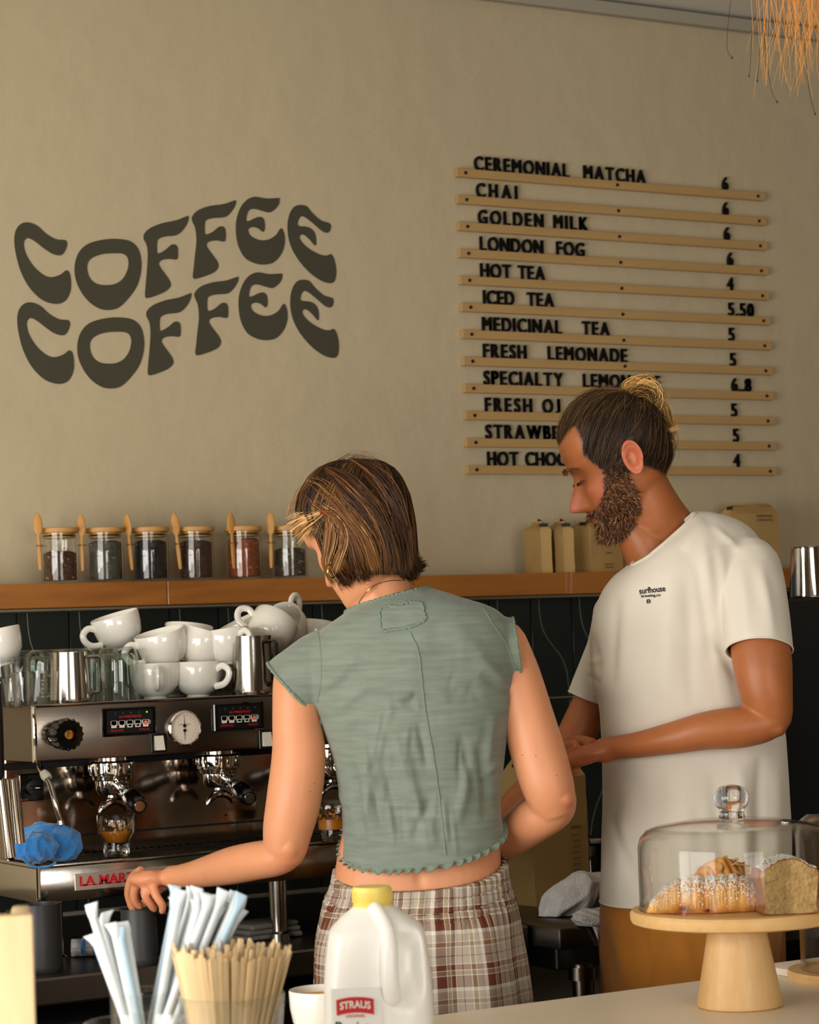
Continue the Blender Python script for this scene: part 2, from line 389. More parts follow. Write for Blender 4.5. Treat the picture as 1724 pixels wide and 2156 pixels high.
# ================================================================== PAINTED LETTERING
Z1=1724/760
LET=dict(
C=[(125,200),(90,215),(70,255),(70,320),(90,410),(120,480),(160,535),(210,575),(270,590),(312,574),(335,530),(338,480),(330,440),(313,430),(290,448),(245,462),(205,450),(160,410),(125,355),(113,308),(120,282),(137,276),(165,290),(210,325),(250,350),(285,358),(305,345),(319,312),(316,290),(300,284),(265,280),(220,255),(175,215)],
F1=[(893,170),(840,190),(770,205),(715,228),(688,255),(686,280),(700,310),(705,360),(700,440),(694,510),(692,550),(702,562),(740,552),(790,530),(813,505),(810,480),(790,450),(765,415),(758,395),(775,380),(810,375),(840,378),(848,368),(848,325),(838,308),(818,307),(790,330),(760,347),(750,343),(749,300),(757,280),(790,268),(840,262),(870,240),(893,205),(900,176)],
F2=[(1118,96),(1065,113),(1000,122),(945,142),(917,172),(918,195),(932,230),(937,290),(930,360),(924,420),(920,458),(930,470),(965,462),(1020,440),(1041,415),(1038,390),(1018,360),(992,325),(986,305),(1000,292),(1035,287),(1068,292),(1076,280),(1076,240),(1066,222),(1045,221),(1015,245),(988,257),(978,252),(977,210),(985,190),(1020,180),(1070,176),(1095,160),(1120,125),(1126,100)],
E1=[(1330,84),(1270,86),(1215,78),(1175,95),(1145,135),(1127,195),(1127,260),(1140,320),(1170,370),(1215,395),(1260,402),(1305,392),(1340,355),(1357,310),(1358,265),(1347,232),(1336,232),(1315,262),(1280,282),(1240,285),(1200,268),(1185,245),(1188,230),(1207,223),(1230,228),(1252,244),(1261,240),(1264,215),(1258,185),(1240,174),(1215,180),(1190,192),(1176,192),(1178,165),(1190,142),(1215,136),(1250,145),(1285,153),(1310,140),(1330,115),(1334,90)],
E2=[(1435,117),(1405,125),(1382,160),(1372,215),(1378,280),(1400,340),(1440,400),(1490,450),(1540,482),(1585,490),(1602,465),(1603,415),(1592,370),(1578,352),(1560,358),(1530,355),(1480,330),(1445,300),(1430,275),(1436,260),(1455,262),(1480,285),(1502,310),(1509,300),(1505,260),(1490,235),(1465,222),(1430,218),(1421,210),(1424,190),(1437,172),(1460,178),(1500,210),(1535,240),(1560,250),(1575,240),(1578,212),(1565,202),(1530,190),(1490,155),(1465,125)])
OO=[(545,279),(480,285),(415,305),(375,345),(357,400),(358,460),(380,520),(420,575),(470,610),(515,619),(565,608),(615,560),(655,500),(673,430),(672,370),(655,320),(615,288)]
OI=[(550,348),(490,352),(440,370),(417,398),(418,440),(435,475),(465,495),(505,500),(545,495),(580,475),(603,440),(613,400),(608,368),(588,351)]
# second row offsets in the same drawing units
OFF=dict(C=(14,382),O=(13,375),F1=(13,369),F2=(12,365),E1=(13,361),E2=(13,357))
def topx(P): return [(p[0]/Z1,380+p[1]/Z1) for p in P]
sg=thing('painted_sign','large dark olive COFFEE COFFEE wave lettering painted in two rows on the plaster wall','sign',PY(370,620,0))
def resample(P,n):
    P=np.asarray(P); Q=np.vstack([P,P[:1]]); d=np.r_[0,np.cumsum(np.linalg.norm(np.diff(Q,axis=0),axis=1))]
    t=np.linspace(0,d[-1],n,endpoint=False); return np.c_[np.interp(t,d,Q[:,0]),np.interp(t,d,Q[:,1])]
for row in (0,1):
    for k,P in LET.items():
        dx,dy=OFF[k] if row else (0,0)
        pp=spline([(a+dx,b_+dy) for a,b_ in P],5); W=[PY(*q,0) for q in topx(pp)]
        b=MB(); b.prism([(w[0],w[2]) for w in W],.0016,((0,0,0),(1,0,0),(0,0,1),(0,-1,0)))
        b.build('letter','sign_paint',sg,world=True,smooth=False)
    dx,dy=OFF['O'] if row else (0,0)
    n=90; L=[]
    for P in (OO,OI):
        pp=resample(spline([(a+dx,b_+dy) for a,b_ in P],6),n); 
        W=np.array([PY(*q,0) for q in topx(pp)]); c=W.mean(0); an=np.arctan2(W[:,2]-c[2],W[:,0]-c[0]); W=np.roll(W,-int(np.argmin(np.abs(an))),0); L.append(W)
    b=MB(); v=np.concatenate([L[0],L[1],L[0]-[0,.0016,0],L[1]-[0,.0016,0]]); f=[]
    for i in range(n):
        j=(i+1)%n; f+=[(2*n+i,2*n+j,3*n+j,3*n+i),(i,n+i,n+j,j),(i,j,2*n+j,2*n+i),(n+i,3*n+i,3*n+j,n+j)]
    b.add(v,f); b.build('letter','sign_paint',sg,world=True,smooth=False)
# ================================================================== MENU RAILS
ROWS=[(363,'CEREMONIAL  MATCHA',998,1357,'6',1518,1532),(419,'CHAI',1002,1088,'6',1519,1533),(475,'GOLDEN MILK',1006,1236,'6',1522,1537),
(532,'LONDON  FOG',1010,1229,'6',1529,1543),(588,'HOT TEA',1011,1146,'4',1529,1544),(646,'ICED  TEA',1017,1165,'5.50',1532,1585),
(702,'MEDICINAL   TEA',1015,1282,'5',1533,1547),(759,'FRESH   LEMONADE',1017,1319,'5',1536,1550),(815,'SPECIALTY   LEMONADE',1018,1388,'6..8',1539,1580),
(872,'FRESH OJ',1021,1178,'5',1539,1553),(930,'STRAWBERRY',1022,1240,'5',1543,1558),(988,'HOT CHOCOLATE',1026,1290,'4',1544,1559)]
xL,xR=2.953,3.883
ORD=['top','second','third','fourth','fifth','sixth','seventh','eighth','ninth','tenth','eleventh','lowest']
DR=['CEREMONIAL MATCHA','CHAI','GOLDEN MILK','LONDON FOG','HOT TEA','ICED TEA','MEDICINAL TEA','FRESH LEMONADE','SPECIALTY LEMONADE','FRESH OJ','STRAWB, ending behind the man','HOT CHO, ending behind the man']
GW={}
BO=.026
def glyphgeo(ch):
    v,f=textgeo(ch,0.5,0.0); v=v.copy(); y0=v[:,1].min(); y1=v[:,1].max()
    if ch=='J': v[:,1]=(v[:,1]-y0)*.70/(y1-y0); v[:,0]=np.where(v[:,1]<.12,v[:,0]-.10*(1-v[:,1]/.12)*0,v[:,0])
    V=[];F=[]
    for dx,dy in ((-BO,-BO*.6),(BO,-BO*.6),(BO,BO*.6),(-BO,BO*.6),(0,0)):
        F+=[tuple(i+len(v)*len(V) for i in q) for q in f]; V.append(v+np.array([dx,dy,0]))
    return np.concatenate(V),F
def glyph(ch):
    if ch not in GW:
        v,f=glyphgeo(ch); GW[ch]=(v[:,0].min(),v[:,0].max(),v[:,1].min(),v[:,1].max())
    return GW[ch]
CAP=glyph('H')[3]-glyph('H')[2]
LM={}
def letter(ch,x,z,h,par,wsc):
    if ch not in LM:
        v,f=glyphgeo(ch); g=glyph(ch); k=h/CAP
        w=np.c_[(v[:,0]-g[0])*k*wsc,-(v[:,2]+.5)*.006,(v[:,1]+BO)*k]
        mb=MB(); mb.add(w,f); o=mb.build('letter','black_letter',par,smooth=False); LM[ch]=o
    else:
        o=LM[ch].copy(); C.objects.link(o); o.parent=par
    m=par.location; o.location=(x-m[0],-.004-m[1],z-m[2]); return o
for i,(py,txt,x0,x1,pr,p0,p1) in enumerate(ROWS):
    zc=2.5545-i*.0643
    t=thing('menu_rail','%s wooden menu rail, its black letters read %s'%(ORD[i],DR[i]),'menu rail',(xL,0,zc),group='wooden menu rails on the plaster wall')
    b=MB(); b.box((0,0,0),(xR-xL,.014,.0205),.001); o=b.build('rail_bar','rail_wood',t,smooth=False); o.location=((xR-xL)/2,-.0075,0)
    for fx in (.026,.5,.974):
        b=MB(); b.lathe([(0,0),(.0042,0),(.0042,.002),(0,.0028)],12,Matrix.Rotation(math.pi/2,4,'X')); s=b.build('screw','black_matte',t); s.location=(fx*(xR-xL),-.0145,0)
    def lay(s,a,bx,wsc):
        XA=PY(a,py,-.005)[0]; XB=PY(bx,py,-.005)[0]; h=.034; k=h/CAP
        ws=[(glyph(c)[1]-glyph(c)[0])*k*wsc if c!=' ' else .012 for c in s]
        gap=((XB-XA)-sum(ws))/max(1,len(s)-1); gap=max(gap,.0012); x=XA
        for c,w in zip(s,ws):
            if c!=' ': letter(c,x,zc+.0095,h,t,wsc)
            x+=w+gap
    lay(txt,x0,x1,.80); lay(pr,p0,p1,.84)
# ================================================================== SHELF
t=thing('wall_shelf','long thick orange brown wooden shelf under the lettering','shelf',(0.8,0,1.545))
for a,b_ in ((0.8,2.098),(2.0995,4.35)):
    m=MB(); m.box(((a+b_)/2,-.098,1.5705),(b_-a,.144,.0505),.0015); m.build('board','shelf_wood',t,world=True,smooth=False)
ZS=1.596
JR=[(127,'black loose tea with orange petals, lower in the jar'),(223,'grey green loose tea'),(318,'very dark fine black tea, full to the neck'),(414,'dark brown tea filled almost to the lid'),(515,'reddish brown rooibos'),(612,'dark flaky tea half filled, beside the woman')]
TC=[((40,30,26),(190,120,60),.60),((70,68,56),(120,116,96),.80),((24,22,22),(52,48,46),.80),((52,36,28),(120,72,40),.78),((128,60,26),(190,110,60),.82),((44,40,32),(170,140,100),.60)]
SPX=[(78,85,1080,1200,.9),(170,174,1084,1202,.85),(266,278,1083,1200,.5),(366,380,1081,1198,.85),(485,493,1079,1197,1.0),(569,571,1080,1196,.75)]
for i,(px,d) in enumerate(JR):
    x=PY(px,1223,-.128)[0]; base=(x,-.128,ZS)
    t=thing('tea_jar','glass jar with bamboo lid holding %s'%d,'jar',base,group='tea jars on the wall shelf')
    rr=.0395; hh=.104
    m=MB(); m.lathe([(0,0.0005),(rr-.002,0.0005),(rr,.004),(rr,hh-.012),(rr-.002,hh-.006),(rr-.002,hh),(rr-.0045,hh),(rr-.0045,.006),(0,.005)],40); m.build('glass_body','glass_thin',t)
    fill=TC[i][2]*hh; mm='tea_fill_%d'%i; mat(mm,TC[i][0],.85,var=(130,.6),bump=(200,1.0,.004),col2=tuple(int(a*.6+b*.4) for a,b in zip(*TC[i][:2])))
    m=MB(); m.lathe([(0,.0065),(rr-.0052,.0065),(rr-.0052,fill),(rr*.6,fill+.004),(0,fill+.002)],32); m.build('tea_leaves',mm,t)
    # flakes on the leaves
    mf='flake_%d'%i; mat(mf,TC[i][1],.8); m=MB()
    for _ in range({1:10,2:4,4:60}.get(i,46)):
        a=random.uniform(0,6.28); z=random.uniform(.01,fill-.002) if random.random()<.8 else fill+.004; r_=rr-.0050 if z<fill else random.uniform(0,rr-.01)
        c=V3((r_*math.cos(a),r_*math.sin(a),z)); s_=random.uniform(.001,.0032)
        tx=V3((-math.sin(a),math.cos(a),0))*s_*random.uniform(1,2.2); tz=V3((0,0,s_))
        m.add([c-tx-tz*.4,c+tx-tz*.8,c+tx*.6+tz,c-tx*.7+tz*.7],[(0,1,2,3)])
    o=m.build('petals',mf,t,smooth=False); o['kind']='stuff'
    m=MB(); m.lathe([(0,hh+.0015),(rr+.0015,hh+.0015),(rr+.002,hh+.004),(rr+.002,hh+.010),(rr,hh+.0115),(0,hh+.0115)],40)
    m.lathe([(0,hh-.010),(rr-.006,hh-.010),(rr-.006,hh+.0015),(0,hh+.0015)],40); m.build('lid','lid_wood',t)
    m=MB(); m.lathe([(rr-.0062,hh-.0075),(rr-.0044,hh-.0065),(rr-.0044,hh-.0045),(rr-.0062,hh-.0035)],40); m.build('seal_ring','glass',t)
    # spoon loop at the left side of jar
    sx0,sx1,sy0,sy1,wd_=SPX[i]; T=V3(PY(sx0,sy0,-.150)); B=V3(PY(sx1,sy1,-.150)); lx=T[0]*.4+B[0]*.6
    zl=ZS+.078; cx=lx-x; ring=[(cx+.007*math.cos(a),-.022+.0065*math.sin(a)*1.2,zl-ZS) for a in np.linspace(0,6.28,14,endpoint=False)]
    m=MB(); m.tube(ring,.0014,6,closed=True); m.tube([(cx+.006,-.020,zl-ZS),((-rr*.86+cx)/2+.002,-.018,zl-ZS),(-rr*.9,-.012,zl-ZS)],.0016,6); m.build('spoon_loop','glass',t)
    st=thing('wooden_spoon','bamboo spoon hung bowl up on the %s tea jar from the left'%['first','second','third','fourth','fifth','sixth'][i],'spoon',tuple(B),group='bamboo spoons on the tea jars')
    ax=T-B; L=np.linalg.norm(ax); ax/=L; sd=V3((wd_,-math.sqrt(max(0,1-wd_**2)),0)); sd-=ax*np.dot(sd,ax); sd/=np.linalg.norm(sd); nn=np.cross(sd,ax)
    m=MB(); P=[B+ax*L*f for f in np.linspace(0,.66,12)]; m.tube(P,[.0035+.0012*math.sin(k/3) if k else .003 for k in range(12)],8,flat=.6,up=nn); m.build('spoon_handle','spoon_wood',st,world=True)
    cb=B+ax*L*.80; G=[]
    for u in np.linspace(0.02,math.pi-.02,12):
        row=[]
        for a in np.linspace(0,2*math.pi,18,endpoint=False):
            lz=math.cos(u); rr_=math.sin(u); dep=math.sin(a); dep=dep*.5 if dep>0 else dep*.75
            row.append(cb+ax*L*.205*-lz+sd*.0098*rr_*math.cos(a)*(1.0+.12*lz)+nn*.006*rr_*dep)
        G.append(row)
    m=MB(); m.grid(G,True,True); m.build('spoon_bowl','spoon_wood',st,world=True)
# ================================================================== COFFEE BAGS ON SHELF
def kraftbag(name,label,x,w,d,h,y,rz,prnt=None,g='small kraft coffee bags on the wall shelf',cat='coffee bag',z=ZS,seal=True):
    t=thing(name,label,cat,(x,y,z),rz,g)
    # gusseted body: grid from bottom to folded top
    G=[];nz=14
    for k in range(nz+1):
        f=k/nz; zz=h*.86*f; dd=d*(1-.06*math.sin(f*3.1)) ; puff=1+.03*math.sin(f*math.pi)
        ring=[]
        P=[(-w/2,-dd/2),(-w/4,-dd/2-.002),(0,-dd/2-.004),(w/4,-dd/2-.002),(w/2,-dd/2),(w/2-.004,-dd/4),(w/2-.007,0),(w/2-.004,dd/4),(w/2,dd/2),(0,dd/2+.003),(-w/2,dd/2),(-w/2+.004,dd/4),(-w/2+.007,0),(-w/2+.004,-dd/4)]
        for a,b_ in P: ring.append((a*puff+random.uniform(-.0005,.0005),b_*puff+random.uniform(-.0006,.0006),zz))
        G.append(ring)
    last=G[-1]
    for f,ins in ((.93,.4),(1.0,.85)):
        G.append([(a*(1-.02*f),b_*(1-ins)+.0,h*f) for a,b_,_ in last])
    m=MB(); m.grid(G,True,True); m.build('paper_body','kraft',t,ang=25)
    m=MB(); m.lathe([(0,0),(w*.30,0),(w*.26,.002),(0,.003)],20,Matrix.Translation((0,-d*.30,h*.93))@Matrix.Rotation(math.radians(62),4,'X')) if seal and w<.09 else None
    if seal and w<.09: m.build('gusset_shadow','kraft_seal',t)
    # rolled top with dark tin tie
    m=MB(); m.box((0,-.001,h*.985),(w*.98,.010,.012),.003); m.build('folded_top','kraft',t)
    m=MB(); m.box((0,-.004-.004,h*.965),(w*1.02,.004,.007),.001); m.box((-w*.5,-.006,h*.955),(.006,.02,.008),.001,Matrix.Identity(4)); m.build('tin_tie','kraft_seal',t,smooth=False)
    if prnt:
        m=MB()
        for (s,fx,fz,ww,hh_) in prnt: placetext(m,s,(fx*w-ww/2,-d/2-.0052,fz*h),(1,0,0),(0,0,1),(0,-1,0),ww,hh_,.0004)
        m.build('printing','print_brown',t,smooth=False)
    return t
bx=[(1126,.060),(1171,.060)]
# two bags seen from their narrow side, two from the printed front
def xat(px,y): return PY(px,1200,y)[0]
for k,(px,lab) in enumerate(((1136,'kraft coffee bag at the far left of the bags, narrow side showing'),(1183,'kraft coffee bag second from the left, narrow side showing'))):
    kraftbag('coffee_bag',lab,xat(px,-.10),.075,.048,.118,-.095,math.radians(72))
PR=[('COFFEE & TEA',0,.70,.05,.004),('AX',0,.50,.010,.012),('ORGANIC',0,.36,.022,.003),('SMALL BATCH',0,.14,.034,.003),('ROASTED',0,.08,.026,.003)]
kraftbag('coffee_bag','printed kraft coffee bag just left of the man beard, front showing',xat(1264,-.10),.105,.062,.122,-.092,math.radians(12),PR)
kraftbag('coffee_bag','kraft coffee bag half hidden behind the man neck',xat(1350,-.10),.09,.06,.122,-.092,math.radians(12),PR)
kraftbag('coffee_bag','larger kraft coffee bag behind the man left shoulder',xat(1590,-.10),.13,.07,.16,-.085,math.radians(0),[('SURFHOUSE',.12,.80,.05,.006),('COFFEE & TEA',.12,.74,.05,.005)])
# ================================================================== RIGHT BLACK CABINET + TIN
X0=PY(1655,1300,-.45)[0]
t=thing('black_fridge','tall black ribbed fridge cabinet at the right edge behind the man','fridge',(X0+.35,-.42,0))
zt=PY(1690,1256,-.78)[2]
m=MB(); m.box((.0,.06,zt/2),(.70,.68,zt),.006); m.build('fridge_body','black_matte',t,smooth=False)
m=MB(); m.box((0,-.295,zt-.02),(.70,.03,.035),.004); m.build('top_trim','black_gloss',t,smooth=False)
for k in range(9):
    m=MB(); m.box((-.33+.075*k,-.292,(zt-.06)/2),(.052,.02,zt-.10),.006); m.build('door_slat','black_matte',t,smooth=False)
m=MB(); m.tube([(-.27,-.335,zt-.15),(-.27,-.335,.8)],.008,10); m.build('door_handle','black_gloss',t)
# steel tin standing on fridge
p=V3(PY(1695,1252,-.62)); rr=.042; m=MB(); m.lathe([(0,0),(rr*1.12,0),(rr*1.14,.004),(rr*.95,.108),(rr*.97,.112),(rr*.93,.112),(rr*1.08,.006),(0,.005)],48)
o=m.build('steel_tumbler','chrome'); o.location=(PY(1704,1200,-.62)[0],-.62,zt+.0005); tag(o,'tapered shiny steel tumbler standing on the black fridge','tumbler')
# ================================================================== DRIED GRASS top right
t=thing('dried_grass','hanging bunch of orange dried grass at the top right corner','dried plant',PD(1690,-60,3.6))
cols=[]
m=MB(); 
for k in range(130):
    x=random.gauss(1700,52); y0=-90; ln=random.choice([random.uniform(60,190),random.uniform(130,240)]) ; dx=random.uniform(-60,75)*ln/200
    d=3.6+random.uniform(-.09,.09); P=[]
    c1=random.uniform(-14,14)
    for f in np.linspace(0,1,7): P.append(PD(x+dx*f**1.4+c1*math.sin(f*5),y0+(ln+60)*f,d))
    m.tube(P,list(np.linspace(.0007,.0002,7)),3)
o=m.build('grass_strands','grass',t,world=True); o['kind']='stuff'
m=MB(); m.lathe([(0,0),(.02,.0),(.026,.05),(.018,.11),(0,.11)],12,Matrix.Translation((0,0,.03))); m.tube([(0,0,.12),(.0,0,3.02-t.location[2])],.0015,6); m.build('grass_binding','grass',t)
m=MB(); 
for (x0,y0,x1,y1,x2,y2) in ((1543,-40,1530,90,1541,122),(1583,60,1580,130,1577,160),(1606,60,1622,180,1636,215),(1690,40,1702,180,1716,240),(1600,100,1596,150,1594,170)):
    P=[PD(*q,3.6) for q in spline([(x0,y0),(x1,y1),(x2,y2)],5,False)]; m.tube(P,.0005,3)
    c=P[-1]; m.lathe([(0,-.003),(.0014,0),(0,.003)],6,Matrix.Translation(c))
m.build('seed_stem','seed',t,world=True)
# ================================================================== BACK BENCH
BZ=.90
t=thing('steel_bench','long stainless steel back bench under the espresso machine','bench',(1.6,-.5,0))
m=MB(); m.box((1.64,-.47,BZ-.0235),(1.72,.86,.047),.004); m.build('worktop','steel_bench',t,world=True,smooth=False)
m=MB(); m.box((1.64,-.45,.43),(1.70,.78,.76)); m.build('carcass','cavity',t,world=True,smooth=False)
for k,(a,b_) in enumerate(((.82,1.42),(1.44,2.0),(2.01,2.46))):
    m=MB(); m.box(((a+b_)/2,-.86,.44),(b_-a,.03,.72),.004); m.build('door','steel_dark' if k<2 else 'black_plastic',t,world=True,smooth=False)
    m=MB(); m.tube([((a+b_)/2-.08,-.895,.74),((a+b_)/2+.08,-.895,.74)],.006,8); m.build('door_handle','steel',t,world=True)
t=thing('steel_table','stainless steel side table with round leg behind the man, towel on it','table',(2.95,-.55,0))
m=MB(); m.box((2.93,-.52,BZ-.021),(.84,.94,.042),.006,seg=2); m.build('table_top','steel_bench',t,world=True,ang=30)
m=MB(); m.box((2.93,-.50,BZ-.065),(.78,.86,.045),.003); m.build('apron','steel_dark',t,world=True,smooth=False)
for x,y in ((2.60,-.93),(3.27,-.93),(2.60,-.15),(3.27,-.15)):
    m=MB(); m.cyl((x,y,0),(x,y,BZ-.08),.021,n=20); m.cyl((x,y,BZ-.11),(x,y,BZ-.085),.028,n=20); m.build('leg','steel_brushed',t,world=True)
t=thing('under_bench_fridge','dark under counter fridge standing under the side table','fridge',(2.95,-.45,0))
m=MB(); m.box((0,-.02,.21),(.56,.42,.42),.005); m.build('fridge_body','dark_cabinet',t,smooth=False)
m=MB(); m.box((0,-.24,.21),(.54,.02,.40),.004); m.build('fridge_door','black_plastic',t,smooth=False)
# ================================================================== ESPRESSO MACHINE
em=thing('espresso_machine','wide stainless steel espresso machine on the back bench','espresso machine',(2.0,-.5,BZ))
XL,XR=1.553,2.50; YF=-.77; YM=-.58; ZT=1.360; ZU=1.261; ZD=1.078; ZB=1.011
def P_(name,mb,m_,ang=35,smooth=True,par=None): return mb.build(name,m_,par or em,world=True,smooth=smooth,ang=ang)
m=MB(); m.box(((XL+XR)/2,(YF-.22)/2,(ZT+ZU)/2),(XR-XL,-.22-YF,ZT-ZU),.004,seg=2); P_('upper_housing',m,'steel_brushed')
m=MB(); m.box((XL+.0035,YF-.002,(ZT+ZU)/2),(.009,.009,ZT-ZU+.002),.003,seg=2); P_('corner_strip',m,'chrome')
m=MB(); m.box(((XL+XR)/2,YF+.001,ZT+.001),(XR-XL,.008,.004),.001); P_('top_edge',m,'steel')
m=MB(); m.box(((XL+XR)/2+.01,(YM-.22)/2,1.168),(XR-XL-.02,-.22-YM,.19),.002); P_('mirror_back',m,'steel_mirror')
m=MB(); m.box(((XL+XR)/2,YM-.006,1.247),(XR-XL-.02,.02,.012),.001); P_('shadow_gap',m,'cavity')
m=MB(); m.box(((XL+XR)/2+.01,YM-.0015,1.112),(XR-XL-.04,.004,.0035)); P_('panel_seam',m,'cavity')
for x in (1.60,1.75,2.02,2.3):
    m=MB(); m.lathe([(0,0),(.0022,0),(.0022,.0006),(0,.001)],10,Matrix.Translation((x,YM-.001,1.128))@Matrix.Rotation(math.pi/2,4,'X')); P_('panel_screw',m,'cavity')
m=MB(); m.box(((XL+XR)/2,(YF-.22)/2,(ZD+ZB)/2-.001),(XR-XL,-.22-YF,ZD-ZB-.006),.003,seg=2); P_('lower_housing',m,'steel')
m=MB()
m.box(((XL+XR)/2,YF+.004,ZD-.001),(XR-XL,.010,.006),.002,seg=2); m.box((XL+.005,(YF+YM)/2,ZD-.001),(.010,YM-YF,.006),.002); P_('tray_rim',m,'steel')
m=MB(); m.box((XL+.004,YF-.001,(ZD+ZB)/2),(.008,.006,ZD-ZB),.002); P_('corner_strip',m,'chrome')
for k in range(62):
    x=XL+.03+k*.0148; m=MB(); m.box((x,(YF+YM)/2+.005,ZD-.0015),(.005,YM-YF-.03,.004),.001); P_('grate_bar',m,'steel_dark',smooth=False)
m=MB(); m.box(((XL+XR)/2,(YF+YM)/2+.005,ZD-.0035),(XR-XL-.03,YM-YF-.02,.002)); P_('drip_tray',m,'cavity')
for x,y in ((1.60,-.73),(2.05,-.73),(2.45,-.73),(1.60,-.28),(2.45,-.28)):
    m=MB(); m.lathe([(0,0),(.022,0),(.022,.012),(.016,.016),(.017,.112),(0,.112)],24,Matrix.Translation((x,y,BZ))); P_('leg',m,'steel')
# badge
def wallpt(px,py,y): p=PY(px,py,y); return p[0],p[2]
bx0,bz0=wallpt(157,1876,YF); _,bz1=wallpt(158,1840,YF)
bg=MB(); bw=.205; bg.box((bx0+bw/2,YF-.0012,(bz0+bz1)/2),(bw,.0024,bz1-bz0),.001); bo=P_('badge',bg,'badge_plate',smooth=False)
m=MB(); placetext(m,'LA MARZOCCO',(bx0+.009,YF-.0025,bz0+.0075),(1,0,0),(0,0,1),(0,-1,0),.186,.018,.0008,bold=.03)
m.box((bx0+.1,YF-.003,bz0+.009),(.17,.0006,.0016)); m.build('badge_lettering','red_print',bo,world=True,smooth=False)
# keypads
def keypad(px0,py0,px1,py1,lit):
    x0,z1=wallpt(px0,py0,YF); x1,z0=wallpt(px1,py1,YF); w=x1-x0; h=z1-z0
    x0,z1=wallpt(px0,(py0),YF); m=MB(); cx,cz=(x0+x1)/2,(z0+z1)/2
    h=.052; m.box((cx,YF-.004,cz),(w,.008,h),.002); kp=P_('keypad',m,'black_gloss',smooth=False)
    m=MB(); m.box((cx,YF-.0082,cz),(w*.86,.001,h*.80),.0); m.build('keypad_face','black_plastic',kp,world=True,smooth=False)
    for k in range(5):
        fx=cx-w*.30+w*.15*k; y=YF-.0088
        m=MB(); m.lathe([(0,0),(.0013,0),(.0013,.0008),(0,.001)],8,Matrix.Translation((fx+.002,y,cz+h*.30))@Matrix.Rotation(math.pi/2,4,'X'))
        m.build('indicator','green_led' if (lit and k==4) else 'dim_led',kp,world=True)
        s_=w*.052
        m=MB(); m.box((fx-.0008,y,cz-h*.08),(s_*1.9,.0008,h*.25),.0); m.tube([(fx+s_*.9-.0008,y,cz-h*.0),(fx+s_*1.5,y,cz+h*.01),(fx+s_*1.5,y,cz-h*.10),(fx+s_*.9-.0008,y,cz-h*.12)],.0005,5)
        m.box((fx-s_*.1,y,cz-h*.03+.0003),(s_*2.3,.0008,h*.12))
        m.build('cup_symbol','white_print',kp,world=True,smooth=False)
        m=MB()
        els=[(0,-.08)] if k<2 else ([(0,-.02),(0,-.14)] if k<4 else [(0,-.07)])
        for (ex,ez) in els:
            P=[(math.cos(a)*s_*(.66 if k<4 else .75),math.sin(a)*h*(.035 if k<4 else .085)) for a in np.linspace(0,6.28,12,endpoint=False)]
            m.prism(P,.0004,((fx-.0008,y-.0005,cz+ez*h),(1,0,0),(0,0,1),(0,-1,0)))
        m.build('cup_fill','pale_red' if k==4 else 'black_gloss',kp,world=True,smooth=False)
    m=MB(); placetext(m,'LA MARZOCCO',(cx-w*.20,YF-.0088,cz+h*.13),(1,0,0),(0,0,1),(0,-1,0),w*.42,h*.085,.0004,bold=.02)
    placetext(m,'FIRENZE',(cx-w*.38,YF-.0088,cz-h*.33),(1,0,0),(0,0,1),(0,-1,0),w*.25,h*.07,.0004)
    placetext(m,'ITALIA',(cx+w*.17,YF-.0088,cz-h*.33),(1,0,0),(0,0,1),(0,-1,0),w*.19,h*.07,.0004)
    m.build('keypad_lettering','red_print',kp,world=True,smooth=False)
keypad(213,1494,326,1543,True); keypad(446,1484,553,1533,False); keypad(664,1474,770,1524,False)
def rocker(px,py):
    x,z=wallpt(px,py,YF); m=MB(); m.box((x,YF-.002,z),(.032,.005,.035),.001); rk=P_('rocker_frame',m,'black_plastic',smooth=False)
    m=MB(); m.add([(x-.010,YF-.004,z-.013),(x+.008,YF-.004,z-.013),(x+.008,YF-.004,z+.013),(x-.010,YF-.004,z+.013),(x-.010,YF-.013,z-.013),(x+.008,YF-.013,z-.013),(x+.008,YF-.006,z+.013),(x-.010,YF-.006,z+.013)],[(0,1,2,3),(4,5,6,7),(0,1,5,4),(1,2,6,5),(2,3,7,6),(3,0,4,7)])
    m.build('rocker_switch','white_plastic',rk,world=True,smooth=False)
rocker(333,1564); rocker(560,1556)
# gauge
gx,gz=wallpt(385,1533,YF); RM=Matrix.Translation((gx,YF,gz))@Matrix.Rotation(math.pi/2,4,'X')
m=MB(); m.lathe([(.0285,0),(.0325,.0),(.0335,.004),(.0325,.010),(.0295,.012),(.0285,.009),(.0285,0)],48,RM); ga=P_('gauge_bezel',m,'chrome')
m=MB(); m.lathe([(0,0.001),(.0287,.001),(.0287,.006),(0,.006)],40,RM); m.build('gauge_face','gauge_face',ga,world=True)
m=MB()
for k in range(22):
    if k in (10,11): continue
    for c_,s0,z_ in (((gx),1,0),):
        a=math.radians(-110+ k*220/21+90 if False else k*360/22); L=.0028 if k%2 else .0045
        d=V3((math.sin(a),0,math.cos(a))); p=V3((gx,YF-.0065,gz)); q=np.cross(d,(0,1,0))*.0004
        m.add([p+d*.0255-q,p+d*.0255+q,p+d*(.0255-L)+q,p+d*(.0255-L)-q],[(0,1,2,3)])
m.build('gauge_marks','pale_red',ga,world=True,smooth=False)
m=MB()
for sgn in (1,-1):
    p=V3((gx,YF-.0075,gz+sgn*.004)); m.lathe([(0,0),(.003,0),(.003,.001),(0,.001)],12,Matrix.Translation(p)@Matrix.Rotation(math.pi/2,4,'X'))
    m.add([p+V3((-.0008,0,0)),p+V3((.0008,0,0)),p+V3((.0002,0,sgn*.019)),p+V3((-.0002,0,sgn*.019))],[(0,1,2,3)])
m.build('gauge_needles','black_plastic',ga,world=True,smooth=False)
